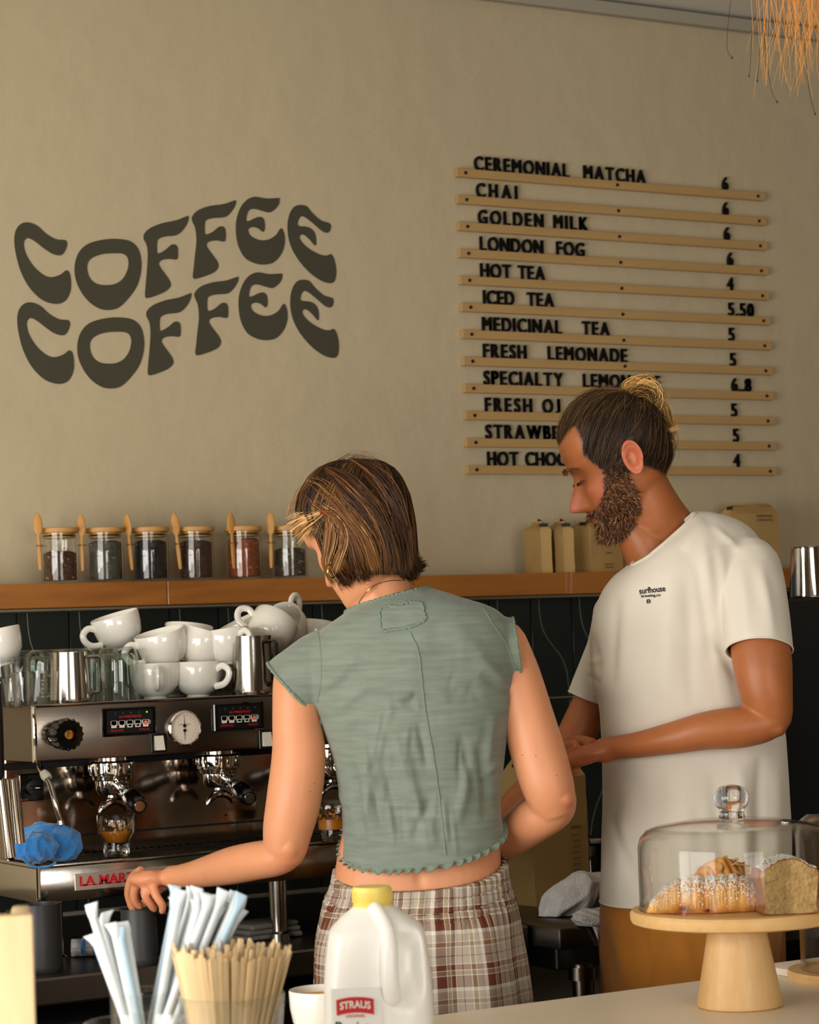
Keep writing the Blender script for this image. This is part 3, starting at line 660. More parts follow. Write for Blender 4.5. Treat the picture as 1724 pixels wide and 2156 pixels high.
placed=MB(); placetext(placed,'LA MARZOCCO',(gx-.011,YF-.0065,gz+.006),(1,0,0),(0,0,1),(0,-1,0),.022,.002,.0003); placed.build('gauge_lettering','red_print',ga,world=True,smooth=False)
# steam knob, lobed
kx,kz=wallpt(112,1545,YF)
m=MB(); G=[]
for y,r,l in ((0,.019,0),(-.004,.021,.1),(-.022,.022,.1),(-.024,.018,0),(-.027,.018,0),(-.029,.0245,.12),(-.072,.0275,.16),(-.077,.025,.1),(-.077,.014,0),(-.073,.012,0)):
    G.append([(kx+math.cos(a)*r*(1+l*.8*(math.cos(8*a)**2-.5)),YF+y,kz+math.sin(a)*r*(1+l*.8*(math.cos(8*a)**2-.5))) for a in np.linspace(0,2*math.pi,64,endpoint=False)])
m.grid(G,True,True); P_('steam_knob',m,'black_gloss',ang=25)
m=MB(); m.lathe([(0,0),(.008,0),(.008,.004),(0,.005)],16,Matrix.Translation((kx,YF-.071,kz))@Matrix.Rotation(math.pi/2,4,'X')); P_('knob_cap',m,'gold')
# side switch
sx,sz=wallpt(66,1658,YM-.01); m=MB(); m.box((sx,YM-.006,sz),(.048,.012,.050),.002); ss=P_('power_switch_plate',m,'black_gloss',smooth=False)
m=MB(); m.lathe([(0,0),(.014,0),(.015,.012),(0,.014)],24,Matrix.Translation((sx+.003,YM-.012,sz))@Matrix.Rotation(math.pi/2,4,'X')); m.box((sx+.003,YM-.028,sz),(.026,.014,.007),.002); m.build('rotary_knob','black_plastic',ss,world=True)
m=MB(); m.box((sx+.002,YM-.0355,sz),(.008,.001,.0022)); m.build('knob_mark','white_print',ss,world=True,smooth=False)
m=MB(); m.box((sx-.014,YM-.0125,sz-.022),(.012,.001,.0016)); m.build('plate_mark','red_print',ss,world=True,smooth=False)
# steam wand
def wp(px,py,y): return PY(px,py,y)
m=MB(); P=spline([wp(84,1600,-.74),wp(84,1615,-.75),wp(92,1630,-.77),wp(104,1648,-.785),wp(117,1692,-.80),wp(129,1733,-.80)],5,False); m.tube(P,.0052,12); sw=P_('steam_wand',m,'steel')
m=MB(); m.tube([wp(90,1625,-.77),wp(96,1633,-.775),wp(101,1640,-.78)],[.007,.0095,.0085],14); m.build('wand_sleeve','white_plastic',sw,world=True)
m=MB(); m.tube([wp(127,1727,-.80),wp(129,1735,-.80),wp(130,1738,-.80)],[.006,.007,.003],12); m.build('wand_tip','steel',sw,world=True)
# groups + portafilters
def group(px,first):
    x=PY(px,1612,-.66)[0]; y=-.655
    T=Matrix.Translation((x,y,0))
    m=MB(); m.lathe([(0,1.262),(.030,1.262),(.030,1.250),(0,1.250)][::-1],40,T); m.box((x,y+.03,1.254),(.056,.06,.018),.003); g=P_('group_head',m,'steel')
    m=MB(); m.lathe([(0,1.222),(.034,1.222),(.0405,1.224),(.0415,1.229),(.0415,1.247),(.038,1.251),(0,1.251)],48,T); m.build('group_ring','chrome',g,world=True)
    for a in range(0,360,30):
        m=MB(); m.box((x+.0412*math.cos(math.radians(a)),y+.0412*math.sin(math.radians(a)),1.238),(.005,.005,.014),.001); m.build('ring_bolt','steel',g,world=True)
    return x,y
def portafilter(x,y,lab):
    t=thing('portafilter',lab,'portafilter',(x,y,1.20),group='portafilters locked into the machine')
    m=MB(); m.lathe([(0,-.012),(.024,-.012),(.029,-.006),(.031,.006),(.0315,.014),(.036,.016),(.037,.021),(.035,.0235),(.031,.0245),(0,.0245)],44); m.build('basket_holder','chrome',t)
    d=V3((-.13,-1,-.24)); d/=np.linalg.norm(d); o=V3((-.003,-.028,.010)).astype(float)
    m=MB(); m.tube([o,o+d*.02,o+d*.035],[.0085,.0085,.0095],16); m.build('neck','chrome',t)
    m=MB(); P=[o+d*s_ for s_ in (.022,.026,.075,.082,.090,.100,.120,.140,.147,.150)]; m.tube(P,[.009,.0115,.0125,.0125,.0155,.0175,.0175,.0165,.0145,.012],24); h=m.build('handle','black_gloss',t)
    m=MB(); m.tube([o+d*.149,o+d*.152],[.0105,.0095],20); m.build('end_cap','chrome',h)
    # twin spout: two curved lips
    m=MB(); m.tube([(0,0,-.010),(0,0,-.024)],[.008,.009],14)
    arc=[(.026*math.sin(a)*1.05,-.004,-.050+.026*math.cos(a)) for a in np.linspace(-1.35,1.35,15)]
    m.tube(arc,[.0035,.0050,.006,.0068,.0072,.0076,.008,.008,.008,.0076,.0072,.0068,.006,.005,.0035],10,flat=1.2,up=(0,1,0)); m.build('twin_spout','chrome',t)
for px,lab in ((237,'left portafilter with black handle, above the coffee glass'),(462,'second portafilter with black handle, right of the gauge'),(700,'portafilter mostly hidden behind the woman arm')):
    x,y=group(px,0); portafilter(x,y,lab)
# ================================================================== THINGS ON/AROUND MACHINE
def ptbase(px,py,z): p=PZ(px,py,z); return (p[0],p[1],z)
# coffee glass
def rocks(name,label,base,lvl,h=.076,rt=.035,rb=.024):
    t=thing(name,label,'glass',base,0,'short tapered coffee glasses on the drip tray')
    m=MB(); G=[]
    def ring(r,z,fl): return [(r*(1-fl*.05*(1-abs(math.cos(4.5*a))))*math.cos(a),r*(1-fl*.05*(1-abs(math.cos(4.5*a))))*math.sin(a),z) for a in np.linspace(0,2*math.pi,72,endpoint=False)]
    out=[(0.001,0.001,0),(rb*.9,0.0,0),(rb,.003,1),(rb*1.06,.4*h,1),(rt*.93,.55*h,.3),(rt*.98,.8*h,0),(rt,h-.001,0),(rt-.001,h,0),(rt-.0025,h-.001,0),(rt*.95-.0025,.7*h,0),(rt*.86,.55*h,0),(rb*.86,.36*h,0),(rb*.5,.26*h,0),(.001,.25*h,0)]
    m.grid([ring(*q) for q in out],True,True); m.build('glass_body','glass_thin',t,ang=60)
    m=MB(); m.lathe([(0,.0005),(rb*.88,.0005),(rb*.97,.004),(rb*1.0,.16*h),(rb*.9,.34*h),(rb*.5,.25*h),(0,.24*h)],40); m.build('thick_base','glass_clear',t,ang=50)
    if lvl:
        m=MB(); m.lathe([(0,.262*h),(rb*.5,.272*h),(rb*.83,.372*h),(rt*.84,.552*h),(rt*.84,lvl*h),(0,lvl*h)],40); m.build('espresso','coffee',t)
        m=MB(); 
        for _ in range(60):
            a=random.uniform(0,6.28); z=random.uniform(.55,.86)*h*1.0; r=(rt*.86-.0008)+(rt*.09)*(z/h-.55)/.3; s_=random.uniform(.001,.0034); c=V3((r*math.cos(a),r*math.sin(a),z)); tx=V3((-math.sin(a),math.cos(a),0))*s_; tz=V3((0,0,s_*1.3))
            m.add([c-tx,c-tz,c+tx,c+tz],[(0,1,2,3)])
        o=m.build('crema_spots','crema_stain',t,smooth=False); o['kind']='stuff'
    return t
rocks('coffee_glass','small tapered glass of amber espresso on the drip tray',ptbase(246,1803,ZD+.002),.62)
rocks('coffee_glass','empty small glass on the tray, seen between the woman arm and shirt',ptbase(704,1770,ZD+.002),0.3)
# cloth blob
def blob(c,r,seed,amp=.25,fr=3.0,n=44,flatb=None,rot=None,sharp=1.6):
    rg=np.random.default_rng(seed); K=[rg.normal(size=3)*fr for _ in range(9)]; ph=rg.uniform(0,6.28,9); G=[]
    for u in np.linspace(.03,math.pi-.03,n):
        row=[]
        for a in np.linspace(0,2*math.pi,n*2,endpoint=False):
            d=V3((math.sin(u)*math.cos(a),math.sin(u)*math.sin(a),math.cos(u)))
            s_=sum((1-abs(math.sin(np.dot(k,d)+p)))**sharp/(1+.25*i) for i,(k,p) in enumerate(zip(K,ph)))/5
            row.append(d*(1+amp*(s_-.55)))
        G.append(row)
    G=np.array(G)*V3(r)
    if rot is not None: G=G@np.array(Matrix.Rotation(rot[0],3,rot[1])).T
    G=G+V3(c)
    if flatb is not None: G[...,2]=np.maximum(G[...,2],flatb)
    return G
t=thing('blue_cloth','crumpled bright blue microfibre cloth on the left end of the drip tray','cloth',ptbase(95,1812,ZD+.002))
c0=V3(PY(72,1785,-.765)); c1=V3(PY(128,1778,-.74)); c2=V3(PY(100,1755,-.72))
m=MB(); m.grid(blob(c0,(.048,.045,.030),3,.5,2.3,flatb=ZD+.003),True,True); m.grid(blob(c1,(.045,.04,.036),5,.5,2.6,flatb=ZD+.003),True,True); m.grid(blob(c2,(.05,.04,.022),8,.5,2.3,flatb=ZD+.003),True,True)
m.build('cloth_folds','blue_cloth',t,world=True,ang=80)
for s_ in ((c0,.040,3.3,5.4),):
    P=[s_[0]+V3((s_[1]*math.cos(a)*.95,-.040,.028*math.sin(a)-.004)) for a in np.linspace(s_[2],s_[3],14)]
    m=MB(); m.tube(P,.0022,6); m.build('stitched_edge','blue_cloth',t,world=True)
# grinder piece + chrome pipes at the left edge
gx0=PD(12,1530,4.02); t=thing('black_grinder','matte black grinder body cut by the left edge','grinder',(gx0[0]-.128,gx0[1]+.02,BZ))
m=MB(); zt=PD(12,1430,4.02)[2]-BZ; zb=PD(12,1640,4.02)[2]-BZ
m.box((0.03,0,(zt+zb)/2),(.15,.16,zt-zb),.012,seg=3); m.build('grinder_body','black_plastic',t)
m=MB(); m.box((-.03,.0,.03),(.12,.16,.06),.01); m.box((-.05,.03,(zb)/2),(.05,.06,zb),.004); m.build('grinder_base','black_matte',t)
m=MB(); m.tube([V3(PD(3,1640,4.05))-V3(t.location),V3(PD(22,1805,4.05))-V3(t.location)],.009,16); m.build('pipe','chrome',t)
m=MB(); m.tube([V3(PD(27,1640,4.08))-V3(t.location),V3(PD(40,1775,4.08))-V3(t.location)],.011,16); m.build('pipe','chrome',t)
# cups
def mkcup(loc,rot,label,s=1.0,grp='white porcelain cups piled on the espresso machine',ha=0):
    t=thing('coffee_cup',label,'cup',loc,group=grp,rot=rot); t.scale=(s,s,s)
    m=MB(); m.lathe([(0,.0),(.022,.0),(.023,.002),(.021,.004),(.034,.012),(.043,.026),(.0465,.044),(.0475,.066),(.0465,.0675),(.0448,.066),(.044,.044),(.040,.027),(.031,.014),(0,.008)],48); m.build('cup_body','porcelain',t,ang=60)
    P=spline([(.044,0,.052),(.058,0,.058),(.071,0,.050),(.071,0,.036),(.060,0,.024),(.040,0,.020)],5,False); m=MB(); m.tube(P,[.0052]*len(P),10,flat=1.25); m.build('cup_handle','porcelain',t); return t
D2R=math.radians
def pty(px,y,z): p=PY(px,1460,y); return (p[0],y,z)
cup0=mkcup(pty(327,-.655,ZT),(0,0,D2R(250)),'white cup in the bottom row beside the upturned glass')
zz=ZT+.001
def cup(loc,rot,label,s=1.0): return dup(cup0,loc,rot,label,scale=s)
cup(pty(418,-.67,ZT),(0,0,D2R(-62)),'white cup in the bottom row with its handle facing the front')
cup(pty(503,-.60,ZT),(0,0,D2R(120)),'white cup in the bottom row behind the right steel pitcher')
cup(pty(372,-.54,ZT),(0,0,D2R(100)),'white cup at the back of the bottom row, in the gap')
cup(pty(592,-.60,ZT),(0,0,D2R(60)),'white cup at the back of the bottom row beside the woman')
def cupc(px,py,d,rot,label,s=1.0):
    # (px,py) marks the middle of the cup
    R=Matrix.Rotation(rot[2],3,'Z')@Matrix.Rotation(rot[1],3,'Y')@Matrix.Rotation(rot[0],3,'X'); c=V3(PD(px,py,d)); o=c-np.array(R)@V3((0,0,.034))*s
    return cup(tuple(o),rot,label,s)
cupc(344,1367,4.47,(D2R(-4),D2R(14),D2R(172)),'tilted white cup in the second row with its handle to the left',1.03)
cupc(250,1330,4.56,(D2R(0),D2R(16),D2R(178)),'topmost white cup at the left, tilted, handle to the left',1.0)
cupc(424,1366,4.50,(D2R(18),D2R(6),D2R(60)),'open white cup in the second row beside the front handle cup')
cupc(480,1362,4.50,(D2R(4),D2R(-6),D2R(-80)),'white cup in the second row with a thick handle in front')
cupc(395,1352,4.62,(D2R(0),D2R(10),D2R(20)),'white cup at the back of the second row, mostly hidden')
cupc(524,1338,4.64,(D2R(-10),D2R(-22),D2R(10)),'white cup on top tipped to the right, rim showing',1.05)
cupc(566,1334,4.57,(D2R(30),D2R(-32),D2R(150)),'white cup on top lying on its side with handle up')
cupc(606,1328,4.66,(D2R(10),D2R(-60),D2R(20)),'white cup on top beside the sleeve with its handle up')
cupc(655,1345,4.74,(D2R(0),D2R(10),D2R(30)),'white cup on top, mostly behind the sleeve')
cupc(-4,1365,4.35,(D2R(0),D2R(12),D2R(150)),'white cup cut by the left edge above the small glasses',1.0)
# upturned tumblers
def tumbler(loc,label,h=.100,r=.038,up=True,mt='glass_tumbler',g='clear tumblers upside down on the machine'):
    t=thing('upturned_tumbler',label,'glass',loc,0,g); m=MB()
    pr=[(r,0),(r+.0005,.002),(r*1.0,h*.7),(r*.98,h-.014),(r*.90,h-.005),(r*.74,h),(0,h-.002),(0,h-.012),(r*.70,h-.012),(r*.86,h-.018),(r*.94,h*.7),(r-.0022,.002)]
    m.lathe(pr+[pr[0]],40); m.build('glass_body',mt,t,ang=50)
    return t
tb=tumbler(pty(250,-.68,ZT),'front upturned green tinted tumbler left of the cups')
for px,y,l in ((212,-.595,'upturned tumbler just behind the left steel pitcher'),(160,-.60,'upturned tumbler hidden behind the steel pitcher body'),(100,-.60,'upturned tumbler at the back left behind the measuring cup'),(262,-.51,'upturned tumbler at the back beside the cups'),(148,-.51,'upturned tumbler in the back row, top rounded'),(55,-.53,'upturned tumbler in the back row at the far left')):
    dup(tb,pty(px,y,ZT),None,l)
# small glasses at left
def shot(loc,label,r=.024,h=.045,hd=False):
    t=thing('shot_glass',label,'glass',loc,0,'small shot glasses at the left of the machine top'); m=MB()
    m.lathe([(0,0),(r*.78,0),(r*.8,.002),(r,h),(r-.0018,h),(r*.74,.008),(0,.007)],32); m.build('glass_body','glass_thin',t,ang=50)
    if hd:
        m=MB(); P=spline([(r*.95,0,h*.85),(r*1.6,0,h*.85),(r*1.75,0,h*.55),(r*1.5,0,h*.28),(r*.85,0,h*.3)],5,False); m.tube(P,.0028,8); m.build('glass_handle','glass_clear',t)
        m=MB(); 
        for k in range(5): m.box((.0,-r*.97,h*(.25+.12*k)),(.008-.003*(k%2),.0004,.0006))
        m.build('measure_marks','white_print',t,smooth=False)
    return t
z2=ZT
shot(pty(62,-.70,ZT),'little glass measuring cup with handle beside the left steel pitcher',.034,.062,True).rotation_euler=(0,0,D2R(25))
shot(pty(12,-.66,ZT),'small stacked shot glass at the left edge, lower one')
shot(pty(36,-.60,ZT),'small shot glass behind the measuring cup',.027,.05)
shot((pty(36,-.60,ZT)[0],pty(36,-.60,ZT)[1],ZT+.0505),'small shot glass stacked upper at the left',.027,.044)
shot((pty(12,-.66,ZT)[0],pty(12,-.66,ZT)[1],ZT+.0455),'topmost small shot glass at the far left edge',.026,.044)
# steel pitchers
def pitcher(loc,rz,label,rt,rb,h,mt,hm,grp=None):
    t=thing('milk_pitcher',label,'milk pitcher',loc,rz,grp); m=MB(); G=[]
    def ring(r,z,sp): 
        o=[]
        for a in np.linspace(0,2*math.pi,48,endpoint=False):
            e=sp*math.exp(-((a-math.pi)/.35)**2); o.append((r*(1+e)*math.cos(a),r*math.sin(a),z+e*r*.25))
        return o
    pr=[(.001,0.0005,0),(rb*.93,0,0),(rb,.004,0),(rb*.995,.012,0),((rb+rt)/2,h*.55,0),(rt,h*.93,.06),(rt*1.01,h,.14),(rt*.985,h,.14),(rt*.97,h*.93,.06),((rb+rt)/2-.0015,h*.55,0),(rb-.0025,.012,0),(.001,.006,0)]
    m.grid([ring(*q) for q in pr],True,True); m.build('pitcher_body',mt,t,ang=50)
    x0=(rt*1.0)-.001; x1=rb*1.0-.001; P=[(x0-.001,0,h*.88),(x0+.006,0,h*.90),(x0+.020,0,h*.90),(x0+.024,0,h*.86),(x0+.024,0,h*.25),(x0+.020,0,h*.21),(x1+.006,0,h*.21),(x1,0,h*.16)]
    m=MB(); m.tube(P,[.0030]*len(P),8,flat=2.3,up=(0,1,0)); m.build('pitcher_handle',hm,t,ang=60); return t
pa=pty(148,-.725,ZT)
p_=pitcher(pa,D2R(-28),'shiny steel milk pitcher on the left of the machine top',.0325,.037,.094,'steel','steel','milk pitchers')
m=MB(); placetext(m,'RHINO',( -.012,-.0372,.014),(1,0,0),(0,0,1),(0,-1,0),.03,.005,.0003) if False else None
pb=pty(533,-.735,ZT)
pitcher(pb,D2R(-68),'steel milk pitcher on the machine top touching the woman sleeve',.037,.040,.112,'steel','steel_dark','milk pitchers')
# dark pitchers on the bench
pitcher(ptbase(295,2030,BZ),D2R(-40),'dark grey milk pitcher on the bench under the woman hand',.031,.034,.098,'pitcher_dark','steel_dark','dark milk pitchers')
pitcher(ptbase(84,2046,BZ),D2R(150),'large dark grey milk pitcher on the bench at the left',.035,.041,.118,'pitcher_dark','steel_dark','dark milk pitchers')
# rolled striped cloth
t=thing('rolled_cloth','small rolled white and blue striped towel on the bench between the dark pitchers','cloth',ptbase(186,2014,BZ))
m=MB(); G=[]
for k,x in enumerate(np.linspace(-.028,.028,9)):
    pass
spx=[((.004+.0009*a)*math.cos(a),(.004+.0009*a)*math.sin(a)) for a in np.linspace(0,6.28*3.0,70)]
for z_off,mt,lo,hi in ((0,'white_terry',-.03,-.012),(0,'blue_cloth',-.012,-.004),(0,'white_terry',-.004,.010),(0,'blue_cloth',.010,.018),(0,'white_terry',.018,.034)):
    m=MB(); G=[]
    for x in np.linspace(lo,hi,3):
        G.append([(x,-a*1.35,b_*.85+.0185) for a,b_ in spx])
    m.grid(G); o=m.build('towel_band',mt,t,ang=80); sm=o.modifiers.new('s','SOLIDIFY'); sm.thickness=.004
t.rotation_euler=(0,0,D2R(-25))
t=thing('grey_towel','folded grey towel on the bench behind the stirrers','cloth',ptbase(552,1975,BZ))
for k in range(3):
    m=MB(); m.box((0,0,.007+.010*k),(.13-.01*k,.09,.010),.0045,Matrix.Rotation(.1*k,4,'Z'),3); m.build('towel_fold','grey_cloth',t,ang=80)
# kraft bag on bench
t=kraftbag('coffee_sack','large crumpled kraft coffee sack on the bench behind the woman elbow',0,.16,.10,.30,0,0,
 [('ORIGIN',.24,.50,.030,.006),('ROAST',.24,.45,.03,.003),('BREW',.26,.41,.022,.003),('BLEND',.26,.37,.022,.003),('ROAST',.25,.33,.026,.003),('NOTES',.26,.29,.022,.003),('FRESH',.25,.25,.026,.003),('BEANS',.25,.21,.026,.003)],g=None,z=BZ)
p=ptbase(1150,1898,BZ); t.location=p; t.rotation_euler=(0,0,D2R(12))
for q in t.children: pass
# glossy black canister & bottle behind
p=ptbase(1236,1880,BZ); t=thing('black_canister','small black knock box with steel handle beside the kraft sack','canister',p)
m=MB(); m.lathe([(0,0),(.040,0),(.042,.01),(.042,.115),(.038,.120),(0,.120)],32); m.build('canister_body','black_gloss',t)
m=MB(); m.box((.01,-.050,.075),(.014,.016,.085),.003); m.box((0,-.046,.112),(.05,.012,.012),.003); m.build('clamp','steel',t,smooth=False)
p=ptbase(1066,1860,BZ); t=thing('syrup_bottle','slim dark glass bottle with black cap seen beside the woman waist','bottle',(p[0],p[1],BZ))
m=MB(); m.lathe([(0,0),(.03,0),(.031,.004),(.031,.15),(.026,.175),(.013,.20),(.012,.235),(0,.235)],32); m.build('bottle_glass','black_gloss',t)
m=MB(); m.lathe([(.0312,.07),(.0316,.07),(.0316,.13),(.0312,.13)],32); m.build('paper_label','white_plastic',t)
m=MB(); m.lathe([(0,.235),(.016,.235),(.016,.26),(0,.262)],20); m.build('bottle_cap','black_plastic',t)
# white towel on side table
t=thing('white_towel','rumpled white terry towel hanging over the corner of the side table','towel',ptbase(1215,1920,BZ))
c0=V3(PZ(1215,1905,BZ+.02)); c1=V3(PZ(1238,1935,BZ+.012))
m=MB(); m.grid(blob(c0+V3((0,0.02,.012)),(.088,.055,.040),21,.45,2.1,flatb=BZ+.002,rot=(-.5,'Y')),True,True); m.grid(blob(c1+V3((.015,0,.0)),(.055,.05,.022),23,.5,2.6,flatb=BZ+.001),True,True); m.build('towel_heap','white_terry',t,world=True,ang=80)
G=[]
q0=V3(PY(1232,1952,-1.0)); q1=V3(PY(1262,1985,-1.0))
for f in np.linspace(0,1,10):
    row=[]
    for g in np.linspace(0,1,12):
        w=.055*(1-f*.8); row.append((2.60+.02*f+ (g-.5)*w,-1.0-.006*math.sin(g*9)-.004,BZ+.006-.095*f-.0*g))
    G.append(row)
m=MB(); m.grid(G); o=m.build('hanging_corner','white_terry',t,world=True,ang=80); q=o.modifiers.new('s','SOLIDIFY'); q.thickness=.006
# ================================================================== FRONT COUNTER
CTZ=.90
t=thing('service_counter','pale stone service counter in the foreground carrying the cake stand','counter',(2,-2.2,0))
m=MB(); m.box((1.75,-2.235,CTZ-.02),(4.1,1.07,.04),.002); m.build('counter_top','counter_stone',t,world=True,smooth=False)
m=MB(); m.box((1.75,-2.26,.43),(4.0,.94,.86)); m.build('counter_base','roomwall',t,world=True,smooth=False)
cx,cy,_=PZ(1690,2052,CTZ)
t=thing('serving_board','thin pale stone slab lying on the counter at the right edge','slab',(2.62,-1.79,CTZ+.0))
m=MB(); m.box((.08,.0,.006),(.56,.19,.012),.003,seg=2); m.build('slab','counter_stone',t,ang=30)
m=MB(); m.box((.08,-.096,.0075),(.55,.002,.004)); m.build('slab_edge','white_plastic',t,smooth=False)
# ================================================================== CAKE STAND
bx,by,_=PZ(1558,2118,CTZ); KB=V3((bx,by,CTZ))
t=thing('cake_stand','round light wood cake stand on a conical foot','cake stand',tuple(KB))
dep=3.44; pxm=5000/3.44
ph=.128; rp=.156
m=MB(); m.lathe([(0,0),(.060,0),(.0625,.002),(.063,.006),(.0405,ph-.004),(0,ph-.004)],64); m.build('foot','light_wood_z',t)
m=MB(); m.lathe([(0,ph-.004),(rp-.012,ph-.004),(rp-.002,ph-.001),(rp,ph+.004),(rp,ph+.012),(rp-.003,ph+.0165),(rp-.012,ph+.0175),(rp-.016,ph+.0155),(rp-.019,ph+.0155),(rp-.022,ph+.0175),(0,ph+.0175)],96); m.build('plate','light_wood',t,ang=30)
PT=CTZ+ph+.0175
t=thing('glass_dome','clear glass cake dome with round knob covering the pastries','cake dome',(KB[0],KB[1],PT-.002))
rd=.141; hd=.118
m=MB()
pr=[(rd,0),(rd+.0004,.001),(rd,hd*.78),(rd-.004,hd*.9),(rd-.013,hd*.985),(rd-.028,hd*1.03),(rd*.5,hd*1.09),(.022,hd*1.11),(0.0,hd*1.112),(0,hd*1.112-.0025),(.022,hd*1.11-.0025),(rd*.5,hd*1.09-.0025),(rd-.028,hd*1.03-.0025),(rd-.014,hd*.985-.0025),(rd-.006,hd*.9-.001),(rd-.0026,hd*.78),(rd-.0026,.001)]
m.lathe(pr+[pr[0]],96); m.build('dome_shell','glass_dome',t,ang=60)
m=MB(); z0=hd*1.112; m.lathe([(0,z0-.001),(.0175,z0-.001),(.0195,z0+.002),(.0178,z0+.008),(.0190,z0+.014),(.0235,z0+.019),(.0262,z0+.027),(.0262,z0+.034),(.0225,z0+.043),(.014,z0+.048),(0,z0+.050)],48); m.build('knob','glass_clear',t,ang=70)
# croissants
def croissant(name,label,c,L,R,rz,sugar,seed,almond=False,bend=.25):
    t=thing(name,label,'croissant',(c[0],c[1],PT),rz); rg=random.Random(seed)
    nr=11
    def rad(s_,a=0): 
        e=max(0,1-abs(s_)**2.3)**.62
        k=(s_+1)/2*nr; fr=k-math.floor(k)
        return R*e*(1.0+.11*math.sin(fr*math.pi)**.6-.07)*(1+.05*math.sin(5.1*s_+seed))
    G=[]; N=120; ctr=[]
    for i in range(N+1):
        s_=-1+2*i/N; r=max(rad(s_),.0035); cxn=s_*L/2; cyn=bend*R*4*(s_*s_)*.5; row=[]
        for a in np.linspace(0,2*math.pi,48,endpoint=False):
            tw=.5*s_
            rr=r*(1+.025*math.sin(5*a+7*s_))
            z=rr*math.sin(a)*.92+r*.80; row.append((cxn+.10*rr*math.cos(a),cyn+rr*math.cos(a)*1.12,max(z,.0005)))
        G.append(row)
    m=MB(); m.grid(G,True,True); m.build('pastry','croissant',t,ang=70)
    # pale layered bands, strips hugging the ridges
    for k in range(0 if almond else nr):
        for q in (.22,.5,.8):
            s_=-1+2*(k+q)/nr
            if abs(s_)>.93: continue
            Gs=[]
            for ds in (-.010,-.004,.004,.010):
                ss=s_+ds; r=rad(ss)*(1.012 if abs(ds)<.006 else .992); row=[]
                for a in np.linspace(-.55,3.7,22):
                    z=r*math.sin(a)*.92+rad(ss)*.80; row.append((ss*L/2-.10*r*math.cos(a)*0+.10*r*math.cos(a),bend*R*4*ss*ss*.5-r*math.cos(a)*1.12*-1,max(z,.0006)))
                Gs.append(row)
            mm=MB(); mm.grid(Gs); mm.build('pastry_layer','croissant_pale',t,ang=80)
    if sugar:
        m=MB(); g=np.random.default_rng(seed)
        for _ in range(5200):
            s_=g.uniform(-.95,.95); a=g.normal(1.6,.62)
            if g.random()>.95-.25*abs(math.sin(s_*9)): continue
            r=rad(s_)*1.03; rr_=r; p=V3((s_*L/2+.1*rr_*math.cos(a),bend*R*4*s_*s_*.5+rr_*math.cos(a)*1.12,rr_*math.sin(a)*.92+rad(s_)*.8))
            q=g.uniform(.0006,.0017); nrm=V3((0,math.cos(a),math.sin(a))); tx=V3((1,0,0))*q; ty=np.cross(nrm,tx)
            m.add([p-tx,p+ty*.9,p+tx,p-ty*.9,p+nrm*q*.5],[(0,1,4),(1,2,4),(2,3,4),(3,0,4)])
        o=m.build('powdered_sugar','sugar',t,ang=80); o['kind']='stuff'
    if almond:
        g=np.random.default_rng(seed)
        for _ in range(34):
            s_=g.uniform(-.8,.8); a=g.uniform(.3,2.8); r=rad(s_)*1.05; p=V3((s_*L/2,bend*R*4*s_*s_*.5+r*math.cos(a)*1.12,r*math.sin(a)*.92+rad(s_)*.8))
            d=Matrix.Translation(p)@Matrix.Rotation(g.uniform(0,6),4,'Z')@Matrix.Rotation(g.uniform(-.7,.7),4,'X')
            m=MB(); m.lathe([(0,-.0005),(.006,-.0004),(.0066,0),(.006,.0005),(0,.0006)],10,d@Matrix.Scale(.6,4,(1,0,0))); m.build('almond_flake','almond',t)
    return t
pc=PZ(1497,1921,PT); tc=croissant('berry_croissant','sugar dusted berry croissant at the front of the cake stand',pc,.184,.031,D2R(-33),True,5)
m=MB()
for dx in (-.012,.022):
    m.grid(blob((dx-.03,-.030,.010 if dx<0 else .006),(.004,.003,.004 if dx<0 else .003),9,.3,2,n=10),True,True)
m.build('berry_jam','jam',tc)
pc=PZ(1545,1893,PT); croissant('almond_croissant','almond croissant with flaked almonds behind the sugar dusted one',(pc[0],pc[1]+.015),.140,.0335,D2R(-8),False,9,True,bend=.15)
# loaf slice
p=PZ(1660,1922,PT); t=thing('cake_slice','thick slice of sugar topped loaf cake at the right of the cake stand','cake slice',(p[0],p[1]+.004,PT),D2R(-26))
W2=.043; prof=[(-.036,.001),(.036,.001),(.039,.012),(.0425,.045),(.0445,.060),(.040,.068),(.030,.072),(.022,.079),(.008,.0845),(-.006,.084),(-.022,.079),(-.032,.071),(-.043,.066),(-.0435,.055),(-.040,.03),(-.038,.012)]
prof=[(a*.98,b_*.94) for a,b_ in prof]
pp=resample(spline(prof,6),120)
def slab(sc_,y0,y1,bz=0):
    G=[]
    c=V3((0,.04))
    for y,s_ in ((y0,0.02),(y0,.5),(y0,.98),(y0+.001,1.0),((y0+y1)/2,1.0),(y1-.001,1.0),(y1,.98),(y1,.02)):
        G.append([(c[0]+(a-c[0])*s_*sc_,y,max(.0006,c[1]+(b_-c[1])*s_*sc_)) for a,b_ in pp])
    m=MB(); m.grid(G,True,True); return m
slab(.965,-.0285,.028).build('crumb','crumb',t,ang=50)
slab(1.0,-.0275,.029).build('crust','crust',t,ang=50)
m=MB(); g=np.random.default_rng(4)
for _ in range(2600):
    k=g.integers(0,120); a,b_=pp[k]
    if b_<.064: continue
    y=g.uniform(-.028,.028); q=g.uniform(.0008,.0026); p_=V3((a,y,b_+g.uniform(-.001,.0012)))
    m.add([p_+V3((-q,0,0)),p_+V3((0,-q,0)),p_+V3((q,0,0)),p_+V3((0,q,0)),p_+V3((0,0,q*.9))],[(0,1,4),(1,2,4),(2,3,4),(3,0,4)])
o=m.build('powdered_sugar','sugar',t,ang=80); o['kind']='stuff'
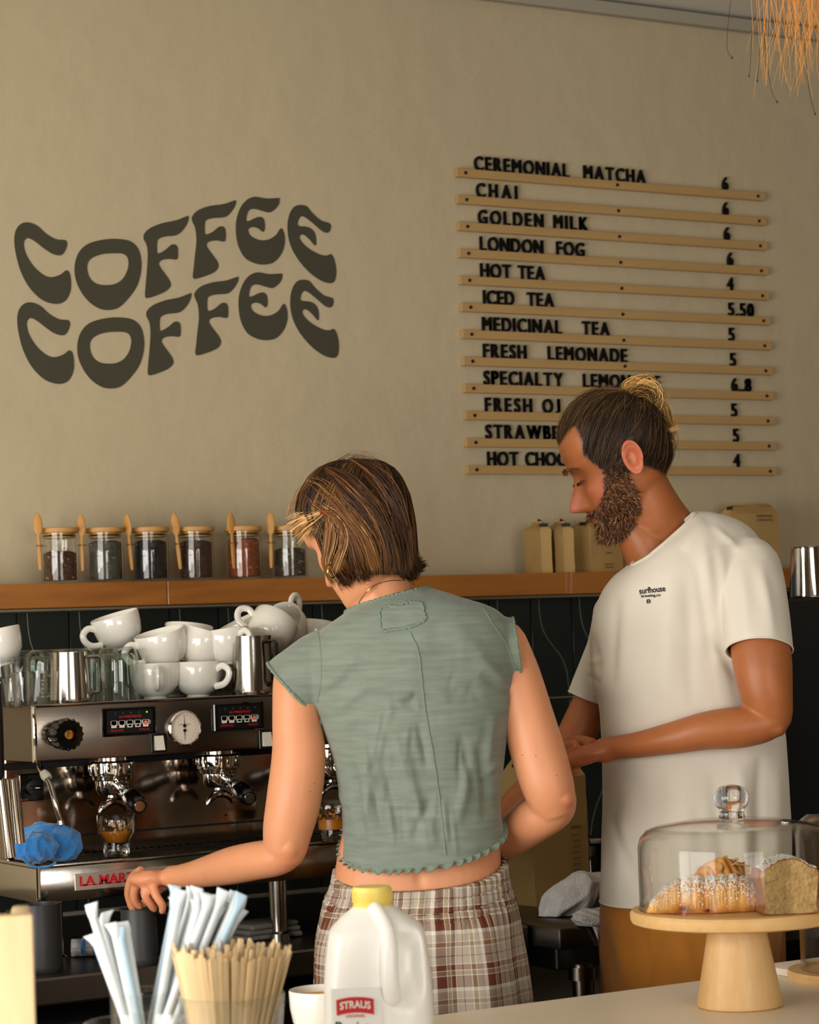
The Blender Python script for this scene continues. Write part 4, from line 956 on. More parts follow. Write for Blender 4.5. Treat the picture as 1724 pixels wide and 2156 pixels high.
# second glass dome at the right edge
p=PZ(1790,1985,CTZ+.10); t=thing('glass_cloche','second glass cake dome cut by the right edge behind the stand','cake dome',(PD(1790,1800,3.75)[0],PD(1790,1800,3.75)[1],CTZ))
zz=PD(1720,1716,3.7)[2]-CTZ
m=MB(); r=.085; pr=[(r,0.014),(r,zz-.035),(r-.006,zz-.014),(r-.02,zz-.003),(0,zz),(0,zz-.003),(r-.021,zz-.006),(r-.009,zz-.016),(r-.003,zz-.035),(r-.003,.014)]; m.lathe(pr+[pr[0]],64); m.build('dome_shell','glass_dome',t,ang=60)
m=MB(); m.lathe([(0,0),(r+.02,0),(r+.022,.006),(r+.02,.014),(0,.014)],64); m.build('base_board','light_wood',t)
# ================================================================== MILK JUG
px0=795; d=3.0; top=V3(PD(789,1862,d)); JX,JY=top[0],top[1]; H=top[2]-CTZ
t=thing('milk_jug','half gallon white plastic milk jug with yellow cap in the foreground','milk jug',(JX,JY,CTZ),D2R(-30.5))
def rr_ring(w,dd,z,n=3.2,ox=0,oy=0,N=80):
    o=[]
    for a in np.linspace(0,2*math.pi,N,endpoint=False):
        c,s_=math.cos(a),math.sin(a); o.append((ox+w*abs(c)**(2/n)*(1 if c>=0 else -1),oy+dd*abs(s_)**(2/n)*(1 if s_>=0 else -1),z))
    return o
hw=.069; hs=H*.78
rows=[(hw*.93,0,4,.0),(hw,.006,4,0),(hw*1.0,.05,4,0),(hw*.985,H*.50,4,0),(hw*.95,H*.62,3.8,0),(hw*.90,H*.72,3.6,0),(hw*.86,H*.775,3.4,0),(hw*.79,H*.80,3.0,-.0),(hw*.60,H*.845,2.6,-.002),(hw*.42,H*.88,2.3,-.003),(.0225,H*.90,2,-.004),(.0205,H*.92,2,-.004)]
K=[]
zs=[r[1] for r in rows]
for z in np.linspace(0,H*.91,80):
    w=np.interp(z,zs,[r[0] for r in rows]); n_=np.interp(z,zs,[r[2] for r in rows]); ox=np.interp(z,zs,[r[3] for r in rows])
    ring=np.array(rr_ring(w,w*.95,z,n_,ox))
    # recess behind the handle on the front right face
    for q in ring:
        f=math.exp(-((q[0]-.037)/.017)**4)*math.exp(-((z-H*.615)/(H*.150))**4)*(1 if q[1]<0 else 0)
        q[1]+=f*.036
    K.append(ring)
m=MB(); m.grid(K,True,True); m.build('jug_body','milk_jug',t,ang=80)
hp=spline([(-.002,-.020,H*.885),(.006,-.034,H*.845),(.013,-.050,H*.79),(.0155,-.0575,H*.72),(.0155,-.0600,H*.62),(.0155,-.060,H*.54),(.0155,-.054,H*.47),(.0155,-.044,H*.43)],6,False)
m=MB(); m.tube(hp,list(np.interp(np.linspace(0,1,len(hp)),[0,.3,.7,1],[.010,.0105,.0115,.015])),16,flat=1.15); m.build('jug_handle','milk_jug',t,ang=80)
m=MB(); T=Matrix.Translation((-.004,0,H*.885)); m.lathe([(.0205,0),(.0245,0),(.0248,.004),(.0235,.0055),(.0248,.007),(.0252,.022),(.0235,.0265),(0,.0272)],48,T)
for a in range(48):
    an=a*math.pi/24; m.box((0.0250,0,.0145),(.0014,.0014,.0135),0,T@Matrix.Rotation(an,4,'Z'))
m.build('yellow_cap','yellow_cap',t,ang=40)
# label on the left part of the front face
lz0,lz1=.01,H*.52; LX0,LX1=-.057,.004; yf=-hw*.95-.0006
m=MB(); m.box(((LX0+LX1)/2,yf+.001,(lz0+lz1)/2),(LX1-LX0,.0012,lz1-lz0)); lb=m.build('paper_label','jug_label',t,smooth=False)
zl=.123
def arch(a,b_,c): # banner arching
    X=LX0+.006+a; u=(a-.023)/.023; return np.c_[X,np.full_like(a,yf-.0008)-c,b_+zl-.020-.0028*u*u]
m=MB(); tx=np.linspace(0,.046,24); V=[];
for x in tx:
    u=(x-.023)/.023; e=.0018*math.cos(u*9)*0
    V+=[(LX0+.006+x,yf-.0003,zl-.023-.0032*u*u),(LX0+.006+x,yf-.0003,zl-.004-.0030*u*u),(LX0+.006+x,yf-.0010,zl-.023-.0032*u*u),(LX0+.006+x,yf-.0010,zl-.004-.0030*u*u)]
F=[(4*i+2,4*i+6,4*i+7,4*i+3) for i in range(23)]+[(4*i,4*i+1,4*i+5,4*i+4) for i in range(23)]+[(4*i+1,4*i+3,4*i+7,4*i+5) for i in range(23)]+[(4*i,4*i+4,4*i+6,4*i+2) for i in range(23)]
m.add(V,F); m.build('label_banner','red_print',lb,world=False,smooth=False)
m=MB(); placetext(m,'STRAUS',(0,0,0),(1,0,0),(0,0,1),(0,-1,0),.038,.0095,.0004,bold=.03,fn=lambda a,b_,c:arch(a+.004,b_+.0025,c+.0006)); m.build('banner_lettering','white_print',lb,smooth=False)
m=MB(); placetext(m,'ORGANIC',(0,0,0),(1,0,0),(0,0,1),(0,-1,0),.024,.0035,.0004,fn=lambda a,b_,c:arch(a+.011,b_-.0085,c+.0002)); m.build('small_lettering','red_print',lb,smooth=False)
m=MB(); placetext(m,'Barista',(LX0+.004,yf-.0002,zl-.050),(1,0,0),(0,0,1),(0,-1,0),.051,.0165,.0004); m.build('large_lettering','ink',lb,smooth=False)
m=MB(); placetext(m,'MILK',(LX0+.010,yf-.0002,zl-.068),(1,0,0),(0,0,1),(0,-1,0),.034,.010,.0004); m.build('lower_lettering','ink',lb,smooth=False)
# white cup behind the jug
q=PD(680,2082,3.33); t=mkcup((q[0],q[1],CTZ),(0,0,D2R(20)),'white cup of coffee standing on the counter just left of the milk jug',1.0,None)
s_=(q[2]-CTZ)/.0675; t.scale=(1.02,1.02,max(.8,s_))
m=MB(); m.lathe([(0,.056),(.0440,.056),(.0440,.058),(0,.058)],32); m.build('coffee_surface','coffee_foam',t)
# ================================================================== GLASSES WITH STRAWS / STIRRERS
def gl(loc,rt,rb,h,label,name='straw_glass'):
    t=thing(name,label,'glass',loc); m=MB(); pr=[(0,0),(rb*.95,0),(rb,.003),(rt,h-.001),(rt-.0015,h),(rt-.003,h-.001),(rb-.003,.010),(0,.009)]; m.lathe(pr,56); m.build('glass_body','glass_thin',t,ang=50); return t
q=V3(PD(487,2092,2.72)); SG=(q[0],q[1],CTZ); hS=q[2]-CTZ; rS=112*2.72/5000
gl(SG,rS,rS*.78,hS,'clear glass packed with wooden stirrers','stirrer_glass')
# stirrers
m=MB(); P=[]; w=.0027; L=.205
a_=np.linspace(0,math.pi,7); pl=[(w*math.cos(a),L-w+w*math.sin(a)) for a in a_]+[(-w*math.cos(a),w-w*math.sin(a)) for a in a_]
m.prism(pl,.0012,((0,-.0006,0),(1,0,0),(0,0,1),(0,1,0))); proto=None
g=np.random.default_rng(2); n_st=135; k=0
for i in range(n_st):
    # rest on the bottom, lean against the rim
    rr=math.sqrt(g.uniform(0,1)) if i>66 else 1.0; a=g.uniform(0,2*math.pi) if i>66 else i/66*2*math.pi+g.uniform(-.03,.03)
    lean=1.0*rr
    bxy=V3((math.cos(a+.3),math.sin(a+.3)))*rr*(rS*.30)-V3((.010,0)); 
    txy=V3((math.cos(a),math.sin(a)))*lean*(rS-.006)
    bot=V3((*bxy,.0105)); mid=V3((*txy,hS)); dr=mid-bot; dr/=np.linalg.norm(dr)
    Lh=L if i>66 else L
    ys=dr; side=V3((-math.sin(a+.4),math.cos(a+.4),0)); side-=ys*np.dot(side,ys); side/=np.linalg.norm(side); nn=np.cross(side,ys)
    Mx=Matrix(((side[0],nn[0],ys[0],SG[0]+bot[0]),(side[1],nn[1],ys[1],SG[1]+bot[1]),(side[2],nn[2],ys[2],SG[2]+bot[2]+g.uniform(-.007,.008)),(0,0,0,1)))
    if proto is None: proto=m.build('wooden_stirrer','stir_wood',smooth=False); o=proto
    else: o=proto.copy(); C.objects.link(o)
    o.matrix_world=Mx; tag(o,'thin pale wooden coffee stirrer in the glass packed with stirrers','stirrer','wooden stirrers in the glass')
# straws in wrappers
q=V3(PD(304,2086,2.78)); WG=(q[0],q[1],CTZ); hW=q[2]-CTZ; rW=74*2.78/5000
gl(WG,rW,rW*.9,hW,'clear glass holding paper wrapped straws, behind the empty one')
q=V3(PD(283,2150,2.5)); EG=(q[0],q[1],CTZ); hE=q[2]-CTZ; rE=108*2.5/5000
gl(EG,rE,rE*.8,hE,'empty clear glass at the bottom left in front of the straws','empty_glass')
def straw(p0,p1,r,mt,label,grp,seed,tipdir):
    p0=V3(p0);p1=V3(p1); ax=p1-p0; L=np.linalg.norm(ax); ax/=L
    t=thing('wrapped_straw',label,'straw',tuple(p0),group=grp)
    m=MB(); m.tube([p0+ax*s_*L for s_ in (0,.5,.93)],r,12); m.build('straw_tube',mt,t,world=True)
    # flattened crimped wrapper end, bent
    up=V3(CF); sd=np.cross(ax,up); sd/=np.linalg.norm(sd); rg=random.Random(seed); G=[]
    bend=rg.uniform(-.5,.5)+tipdir
    for f in np.linspace(0,1,7):
        c=p0+ax*L*(.93+.07*f)+sd*(.010*bend*f*f); w=r*(1+.5*f**.7); th=r*(1-.82*f)
        G.append([c+sd*w*math.cos(a)+up*th*math.sin(a) for a in np.linspace(0,2*math.pi,16,endpoint=False)])
    m=MB(); m.grid(G,True,True); m.build('wrapper_end',mt,t,world=True); return t
# right leaning bunch and left leaning bunch
for k in range(34):
    tx=random.uniform(372,516); ty=1868+ (tx-372)*.10+random.uniform(-4,30); 
    if k==0: tx,ty=376,1866
    if k==1: tx,ty=508,1912
    bxp=random.uniform(268,312); dd=2.78+random.uniform(-.035,.035)
    straw(PD(290+(bxp-290)*.6+(tx-376)*.06,2325,dd),PD(tx,ty,dd),.0052,'straw_wrap_blue' if k in (0,5,9,14) else 'straw_wrap','paper wrapped straw in the bunch leaning right over the stirrers','wrapped straws leaning right',k,.2)
for k,(tx,ty) in enumerate(((188,1903),(213,1922),(204,1945),(238,1942),(262,1940),(226,1960),(250,1952),(196,1965),(240,1970))):
    dd=2.76+.016*(k%3)-.01
    straw(PD(318+k*1.5,2325,dd),PD(tx,ty,dd),.0052,'straw_wrap_blue' if k in (2,6) else 'straw_wrap','paper wrapped straw in the bunch leaning left','wrapped straws leaning left',30+k,.3 if k>2 else -.3)
# wooden box at the left
q=V3(PD(68,1916,2.35)); hh=q[2]-CTZ
t=thing('wooden_block','pale wooden menu holder block cut by the left edge','wooden block',(q[0]-.08,q[1],CTZ),D2R(-22))
m=MB(); m.box((0,0.0,hh/2),(.15,.022,hh),.003,seg=2); m.build('front_board','pale_wood',t,ang=30)
m=MB(); m.box((.062,.055,hh/2),(.018,.085,hh-.004),.003,seg=2); m.build('side_board','pale_wood',t,ang=30)
m=MB(); m.box((-.01,.055,.01),(.12,.085,.02),.002); m.build('bottom_board','pale_wood',t,smooth=False)
# ================================================================== PEOPLE
CRv,CUv,CFv=V3(CR),V3(CU),V3(CF)
CAMP=V3((CX,CY,CZ))
def cv(r,u,f):
    a=r*CRv+u*CUv+f*CFv; return a/np.linalg.norm(a)
def pj(v):
    d=v-CAMP; z=d@CFv; return 862+FPX*(d@CRv)/z, 1078-FPX*(d@CUv)/z
def nrm(a): return a/np.linalg.norm(a)
DH=nrm(V3((CF[0],CF[1],0)))     # horizontal depth direction
def rowring(xl,yl,xr,yr,d,t,n=40,se=2.3,rot=0.0):
    A=V3(PD(xl,yl,d)); B=V3(PD(xr,yr,d)); c=(A+B)/2; a=(B-A)/2; o=[]
    for q in np.linspace(0,2*math.pi,n,endpoint=False):
        cc,s_=math.cos(q),math.sin(q); o.append(c+a*abs(cc)**(2/se)*np.sign(cc)+(DH*t+rot*a)*abs(s_)**(2/se)*np.sign(s_))
    return o
def interp_rows(rows,k=4):
    return spline(np.array(rows,float),k,False)
def loftrows(m,rows,k=4,n=40,se=2.3): m.grid([rowring(*r[:6],n=n,se=se) for r in interp_rows(rows,k)],True,True)
def limb(m,pts,k=6,n=24,flat=1.0,cap=True):
    # pts: (px,py,depth,radius px)
    S=spline(np.array(pts,float),k,False); P=[V3(PD(a,b_,c)) for a,b_,c,_ in S]; R=[r*c/FPX for _,_,c,r in S]
    # rounded ends
    t0=nrm(P[0]-P[1]); t1=nrm(P[-1]-P[-2])
    if cap:
        P=[P[0]+t0*R[0]*.85,P[0]+t0*R[0]*.5]+P+[P[-1]+t1*R[-1]*.5,P[-1]+t1*R[-1]*.85]; R=[R[0]*.35,R[0]*.82]+R+[R[-1]*.82,R[-1]*.35]
    m.tube(P,R,n,flat=flat)
def finger(m,pts,r):
    S=spline(np.array(pts,float),4,False); P=[V3(PD(*q)) for q in S]; L=len(P); R=list(np.interp(np.linspace(0,1,L),[0,.5,.9,1],[r*1.1,r,r*.9,r*.6]))
    t=nrm(P[-1]-P[-2]); P.append(P[-1]+t*r*.45); R.append(r*.2); m.tube(P,R,12)
class Mesh: pass
def remesh(mb,vox,smooth=3):
    me=bpy.data.meshes.new('tmp'); me.from_pydata(np.concatenate(mb.v).tolist(),[],mb.f)
    bm=bmesh.new(); bm.from_mesh(me)
    bmesh.ops.recalc_face_normals(bm,faces=bm.faces); bm.to_mesh(me); bm.free()
    o=bpy.data.objects.new('tmp',me); C.objects.link(o); md=o.modifiers.new('r','REMESH'); md.mode='VOXEL'; md.voxel_size=vox; md.adaptivity=0
    dg=bpy.context.evaluated_depsgraph_get(); dg.update(); ev=bpy.data.meshes.new_from_object(o.evaluated_get(dg))
    bpy.data.objects.remove(o); bpy.data.meshes.remove(me)
    if smooth: lap(ev,smooth)
    return ev
def getv(me): a=np.empty(len(me.vertices)*3); me.vertices.foreach_get('co',a); return a.reshape(-1,3)
def setv(me,a): me.vertices.foreach_set('co',np.ascontiguousarray(a).ravel()); me.update()
def lap(me,it,w=.5,mask=None):
    v=getv(me); e=np.empty(len(me.edges)*2,int); me.edges.foreach_get('vertices',e); e=e.reshape(-1,2); n=len(v)
    deg=np.bincount(e.ravel(),minlength=n)[:,None]+1e-9
    for _ in range(it):
        s_=np.stack([np.bincount(e[:,0],v[e[:,1],k],n)+np.bincount(e[:,1],v[e[:,0],k],n) for k in range(3)],1)/deg
        ww=w if mask is None else w*mask[:,None]; v=v+(s_-v)*ww
    setv(me,v)
def normals(me):
    a=np.empty(len(me.vertices)*3); me.vertices.foreach_get('normal',a); return a.reshape(-1,3)
def setcol(me,c,name='Col'):
    at=me.attributes.new(name,'FLOAT_COLOR','POINT'); a=np.ones((len(me.vertices),4)); a[:,:3]=c; at.data.foreach_set('color',a.ravel())
def link(me,name,m,par,world=True):
    if par is not None and world:
        A=np.array(mw(par).inverted()); v=getv(me); setv(me,v@A[:3,:3].T+A[:3,3])
    me.materials.clear(); me.materials.append(MATS[m]); me.polygons.foreach_set('use_smooth',[True]*len(me.polygons)); me.name=name
    o=bpy.data.objects.new(name,me); C.objects.link(o)
    if par is not None: o.parent=par
    return o
def folds(me,F,side=1,gain=1.0):
    v=getv(me); n=normals(me); x,y=pj(v); face=np.clip(-(n@CFv)*2.2+.25,0,1) if side>0 else 1
    d_=np.zeros(len(v))
    for (x0,y0,x1,y1,w,a) in F:
        L2=(x1-x0)**2+(y1-y0)**2; t=((x-x0)*(x1-x0)+(y-y0)*(y1-y0))/L2; tc=np.clip(t,0,1)
        dd=np.hypot(x-x0-tc*(x1-x0),y-y0-tc*(y1-y0)); sg_=np.sin(np.clip(t,0,1)*math.pi)**.7
        d_+=gain*a*np.exp(-(dd/w)**2)*np.clip(sg_+.0,0,1)
    setv(me,v+n*(d_*face)[:,None])
def noise3(v,sc_,seed,oct_=3):
    g=np.random.default_rng(seed); o=np.zeros(len(v))
    for k in range(oct_*4):
        f=g.normal(size=3)*sc_*(1.6**(k//4)); o+=np.sin(v@f+g.uniform(0,6.28))/(1.5**(k//4))
    return o/ (oct_*2.0)
def loops(bm):
    be=[e for e in bm.edges if e.is_boundary]; used=set(); out=[]
    for e in be:
        if e in used: continue
        used.add(e); l=[e.verts[0],e.verts[1]]
        while True:
            v=l[-1]; nx=[q for q in v.link_edges if q.is_boundary and q not in used]
            if not nx: break
            used.add(nx[0]); l.append(nx[0].other_vert(v))
        out.append([q.co.copy() for q in l])
    return out
def sm_loop(l,it=14):
    if len(l)>3 and np.linalg.norm(l[0]-l[-1])<1e-6: l=l[:-1]
    for _ in range(it): l=(np.roll(l,1,0)+2*l+np.roll(l,-1,0))/4
    return l
def cutcloth(me,cuts):
    bm=bmesh.new(); bm.from_mesh(me)
    for co,no,R in cuts:
        co=Vector(co); no=Vector(no)
        fs=[f for f in bm.faces if (f.calc_center_median()-co).length<R]
        g=list({v for f in fs for v in f.verts})+list({e for f in fs for e in f.edges})+fs
        bmesh.ops.bisect_plane(bm,geom=g,plane_co=co,plane_no=no,clear_outer=True,dist=1e-5)
    # drop fragments
    bm.verts.ensure_lookup_table(); seen=set(); comps=[]
    for v in bm.verts:
        if v in seen: continue
        st=[v]; seen.add(v); c=[]
        while st:
            a=st.pop(); c.append(a)
            for e in a.link_edges:
                b_=e.other_vert(a)
                if b_ not in seen: seen.add(b_); st.append(b_)
        comps.append(c)
    comps.sort(key=len); 
    for c in comps[:-1]: bmesh.ops.delete(bm,geom=c,context='VERTS')
    lp=loops(bm)
    lp=[sm_loop(np.array([q[:] for q in l])) for l in lp]; bm.to_mesh(me); bm.free(); me.update(); return [l for l in lp if len(l)>20]
# ---------------------------------------------------------------- head
HZ=[-.124,-.118,-.110,-.098,-.085,-.072,-.058,-.042,-.025,-.008,.008,.024,.045,.066,.086,.102,.114,.1205,.124]
HF=[.052,.076,.086,.088,.0855,.087,.086,.085,.0835,.081,.083,.0885,.090,.086,.076,.060,.040,.020,.001]
HB=[.03,.012,-.005,-.02,-.035,-.050,-.064,-.078,-.088,-.094,-.098,-.099,-.096,-.086,-.069,-.047,-.028,-.016,-.003]
HW=[.018,.030,.040,.049,.055,.0595,.063,.066,.069,.0715,.0735,.0755,.0765,.0745,.068,.056,.039,.022,.002]
def headsurf(a,z,nose=1.0,lips=1.0,off=0.0):
    f=np.interp(z,HZ,HF); b_=np.interp(z,HZ,HB); w=np.interp(z,HZ,HW)
    mid=(f+b_)*.5*0+np.clip(b_+.03,-.02,.06)*(z<-.05)  # ring centre moves forward at the jaw
    c,s_=np.cos(a),np.sin(a); e=2/2.35
    cx=np.where(z<-.03,np.interp(z,[-.124,-.03],[.045,.0]),0.0)
    x=np.where(c>0,cx+(f-cx)*np.abs(c)**e,cx-(cx-b_)*np.abs(c)**e); y=w*np.sign(s_)*np.abs(s_)**e
    fr=np.clip(c,0,1)**.5*(c>0); G=lambda q,s0: np.exp(-(q/s0)**2)
    # nose
    N=np.interp(z,[-.066,-.060,-.055,-.049,-.040,-.024,-.006,.008,.02],[0,.005,.020,.035,.036,.024,.011,.004,0]); sg_=np.interp(z,[-.055,-.045,-.02,.01],[.012,.0105,.0085,.0095])
    x=x+nose*N*G(y,sg_)*fr
    x=x+.007*G(np.abs(y)-.0145,.0055)*G(z+.047,.008)*fr
    x=x-.0115*G(np.abs(y)-.031,.016)*G(z+.001,.0125)*fr
    x=x+.0060*G(np.abs(y)-.031,.011)*G(z+.002,.0095)*fr
    x=x+.0045*G(np.abs(y)-.026,.022)*G(z-.019,.007)*fr
    x=x+.0055*G(np.abs(y)-.044,.016)*G(z+.026,.016)*fr
    wl=G(y,.022)*fr*lips
    x=x+wl*(.0055*G(z+.069,.0048)+.0062*G(z+.0815,.0052)-.0040*G(z+.0752,.0024)-.004*G(z+.093,.007))
    x=x+.0055*G(y,.018)*G(z+.110,.010)*fr
    return np.stack([x,y,z+0*x],-1)
def headmesh(nz=110,na=128,**k):
    z=np.concatenate([np.linspace(HZ[0],-.115,6),np.linspace(-.113,.112,nz-12),np.linspace(.114,.124,6)]); a=np.linspace(0,2*math.pi,na,endpoint=False)
    Z,A=np.meshgrid(z,a,indexing='ij'); return headsurf(A,Z,**k)
def ear(sgn):
    G=[]; na=40
    prof=[(0.02,-.004),(.25,-.006),(.42,-.004),(.56,.002),(.70,-.001),(.82,.004),(.94,.0055),(1.0,.001),(.95,-.003),(.75,-.006),(.4,-.009),(.02,-.010)]
    for u,h in prof:
        row=[]
        for q in np.linspace(0,2*math.pi,na,endpoint=False):
            ax=.0185*(1-.20*(math.sin(q)<0)*abs(math.sin(q))); zz=.0325*u*math.sin(q); xx=-ax*u*math.cos(q)
            lob=1.0
            fl=(xx*-1+.018)*.5  # flare towards the back
            row.append((-.012+xx+.10*zz*-1, sgn*(.0755+h+max(0,fl)*.9+.0), -.004+zz))
        G.append(row)
    return np.array(G)
def frame(c,fw,up):
    fw=nrm(fw); up=nrm(up-fw*np.dot(up,fw)); lt=np.cross(up,fw) # left side of the head
    M=np.eye(4); M[:3,0]=fw; M[:3,1]=lt; M[:3,2]=up; M[:3,3]=c; return M
def tf(M,p): p=np.asarray(p,float); return p@M[:3,:3].T+M[:3,3]
def inv(M,p): return (np.asarray(p)-M[:3,3])@M[:3,:3]
# ---------------------------------------------------------------- strands
def strands(name,P,W,Cc,par,m='hair',nrmdir=None,kind='stuff',Cm=None):
    # P (N,K,3) world, W width, Cc (N,3) colours
    P=np.asarray(P); N,K=P.shape[:2]; T=np.gradient(P,axis=1); T/=np.linalg.norm(T,axis=2,keepdims=True)+1e-9
    O=nrmdir if nrmdir is not None else np.broadcast_to(-CFv,P.shape)
    S=np.cross(T,O); S/=np.linalg.norm(S,axis=2,keepdims=True)+1e-9; B=np.cross(S,T)
    w=np.asarray(W).reshape(-1,1,1)*np.interp(np.linspace(0,1,K),[0,.15,.7,1],[.6,1,.9,.12]).reshape(1,K,1)
    V=np.stack([P-S*w,P+B*w*.7,P+S*w],2) # N,K,3,3
    v=V.reshape(-1,3); base=(np.arange(N)*K*3)[:,None,None]; k=(np.arange(K-1)*3)[None,:,None]; q=np.array([[0,1,4,3],[1,2,5,4]])
    f=(base[...,None]+k[...,None]+q[None,None]).reshape(-1,4)
    me=bpy.data.meshes.new(name); A=np.array(mw(par).inverted()); v=v@A[:3,:3].T+A[:3,3]
    me.vertices.add(len(v)); me.vertices.foreach_set('co',v.ravel()); me.loops.add(len(f)*4); me.loops.foreach_set('vertex_index',f.ravel()); me.polygons.add(len(f)); me.polygons.foreach_set('loop_start',np.arange(len(f))*4); me.update(calc_edges=True)
    col=np.repeat(np.asarray(Cc),K*3,0); setcol(me,col); me.materials.append(MATS[m]); me.polygons.foreach_set('use_smooth',[True]*len(f))
    o=bpy.data.objects.new(name,me); C.objects.link(o); o.parent=par; o['kind']=kind; return o
def hairpal(n,g,cols,w): 
    c=np.array([s2l(q) for q in cols])[g.choice(len(cols),n,p=np.array(w)/sum(w))]; return c*g.uniform(.85,1.15,(n,1))
def capmesh(name,M,maskfn,off,col,par,m='hair',**k):
    S=headmesh(90,96,**k); nz,na=S.shape[:2]; ctr=V3((-.005,0,.0)); O=S-ctr; O/=np.linalg.norm(O,axis=2,keepdims=True); mk=maskfn(S); W=tf(M,(S+O*(off*mk[...,None]-.004*(1-mk[...,None]))).reshape(-1,3))
    f=[]
    for i in range(nz-1):
        for j in range(na):
            k2=(j+1)%na
            if mk[i,j]+mk[i,k2]+mk[i+1,k2]+mk[i+1,j]>0: f.append((i*na+j,i*na+k2,(i+1)*na+k2,(i+1)*na+j))
    me=bpy.data.meshes.new(name); me.from_pydata(W.tolist(),[],f); bm=bmesh.new(); bm.from_mesh(me); bmesh.ops.delete(bm,geom=[v for v in bm.verts if not v.link_faces],context='VERTS'); bmesh.ops.recalc_face_normals(bm,faces=bm.faces); bm.to_mesh(me); bm.free(); setcol(me,s2l(col)); return link(me,name,m,par)
# ================================================================== MAN
MD=4.20
man=thing('person','bearded man with hair bun, white t-shirt and ochre trousers, head bent, working on the right','person',(PD(1450,1700,MD)[0],PD(1450,1700,MD)[1],0))
HM=frame(V3(PD(1302,967,MD)),cv(-.89,-.44,-.05),cv(-.46,.89,-.03))
def manhair(S):
    x,y,z=S[...,0],S[...,1],S[...,2]
    xl=np.interp(z,[-.02,.0,.01,.034,.06,.082,.10,.12],[.040,.043,.049,.060,.053,.050,.062,.08])
    side=(x<xl)&(z>np.where(x<-.02,-.025+1.03*(x+.024),np.where(x<.002,-.0+.028*(np.abs(y)>.06)*(x>-.032),-.03)))
    topm=(z>.068+(np.abs(y)/.05)**2*.020)
    return (topm&(z>.0)|side&(z<.09)).astype(float)
def beard(S):
    x,y,z=S[...,0],S[...,1],S[...,2]
    ck=np.interp(x,[-.02,.035,.046,.054,.066,.078,.088,.10],[-.01,-.005,-.012,-.034,-.050,-.058,-.060,-.060])
    bk=np.interp(z,[-.12,-.098,-.06,-.03,0],[.03,.014,.004,.006,.012])
    mouth=(np.abs(y)<.028)&(x>.07)&(z>-.088)&(z<-.070)
    return ((z<ck)&(x>bk)&(~mouth)&(z>-.121)&((x>.03)|(z>-.095))).astype(float)
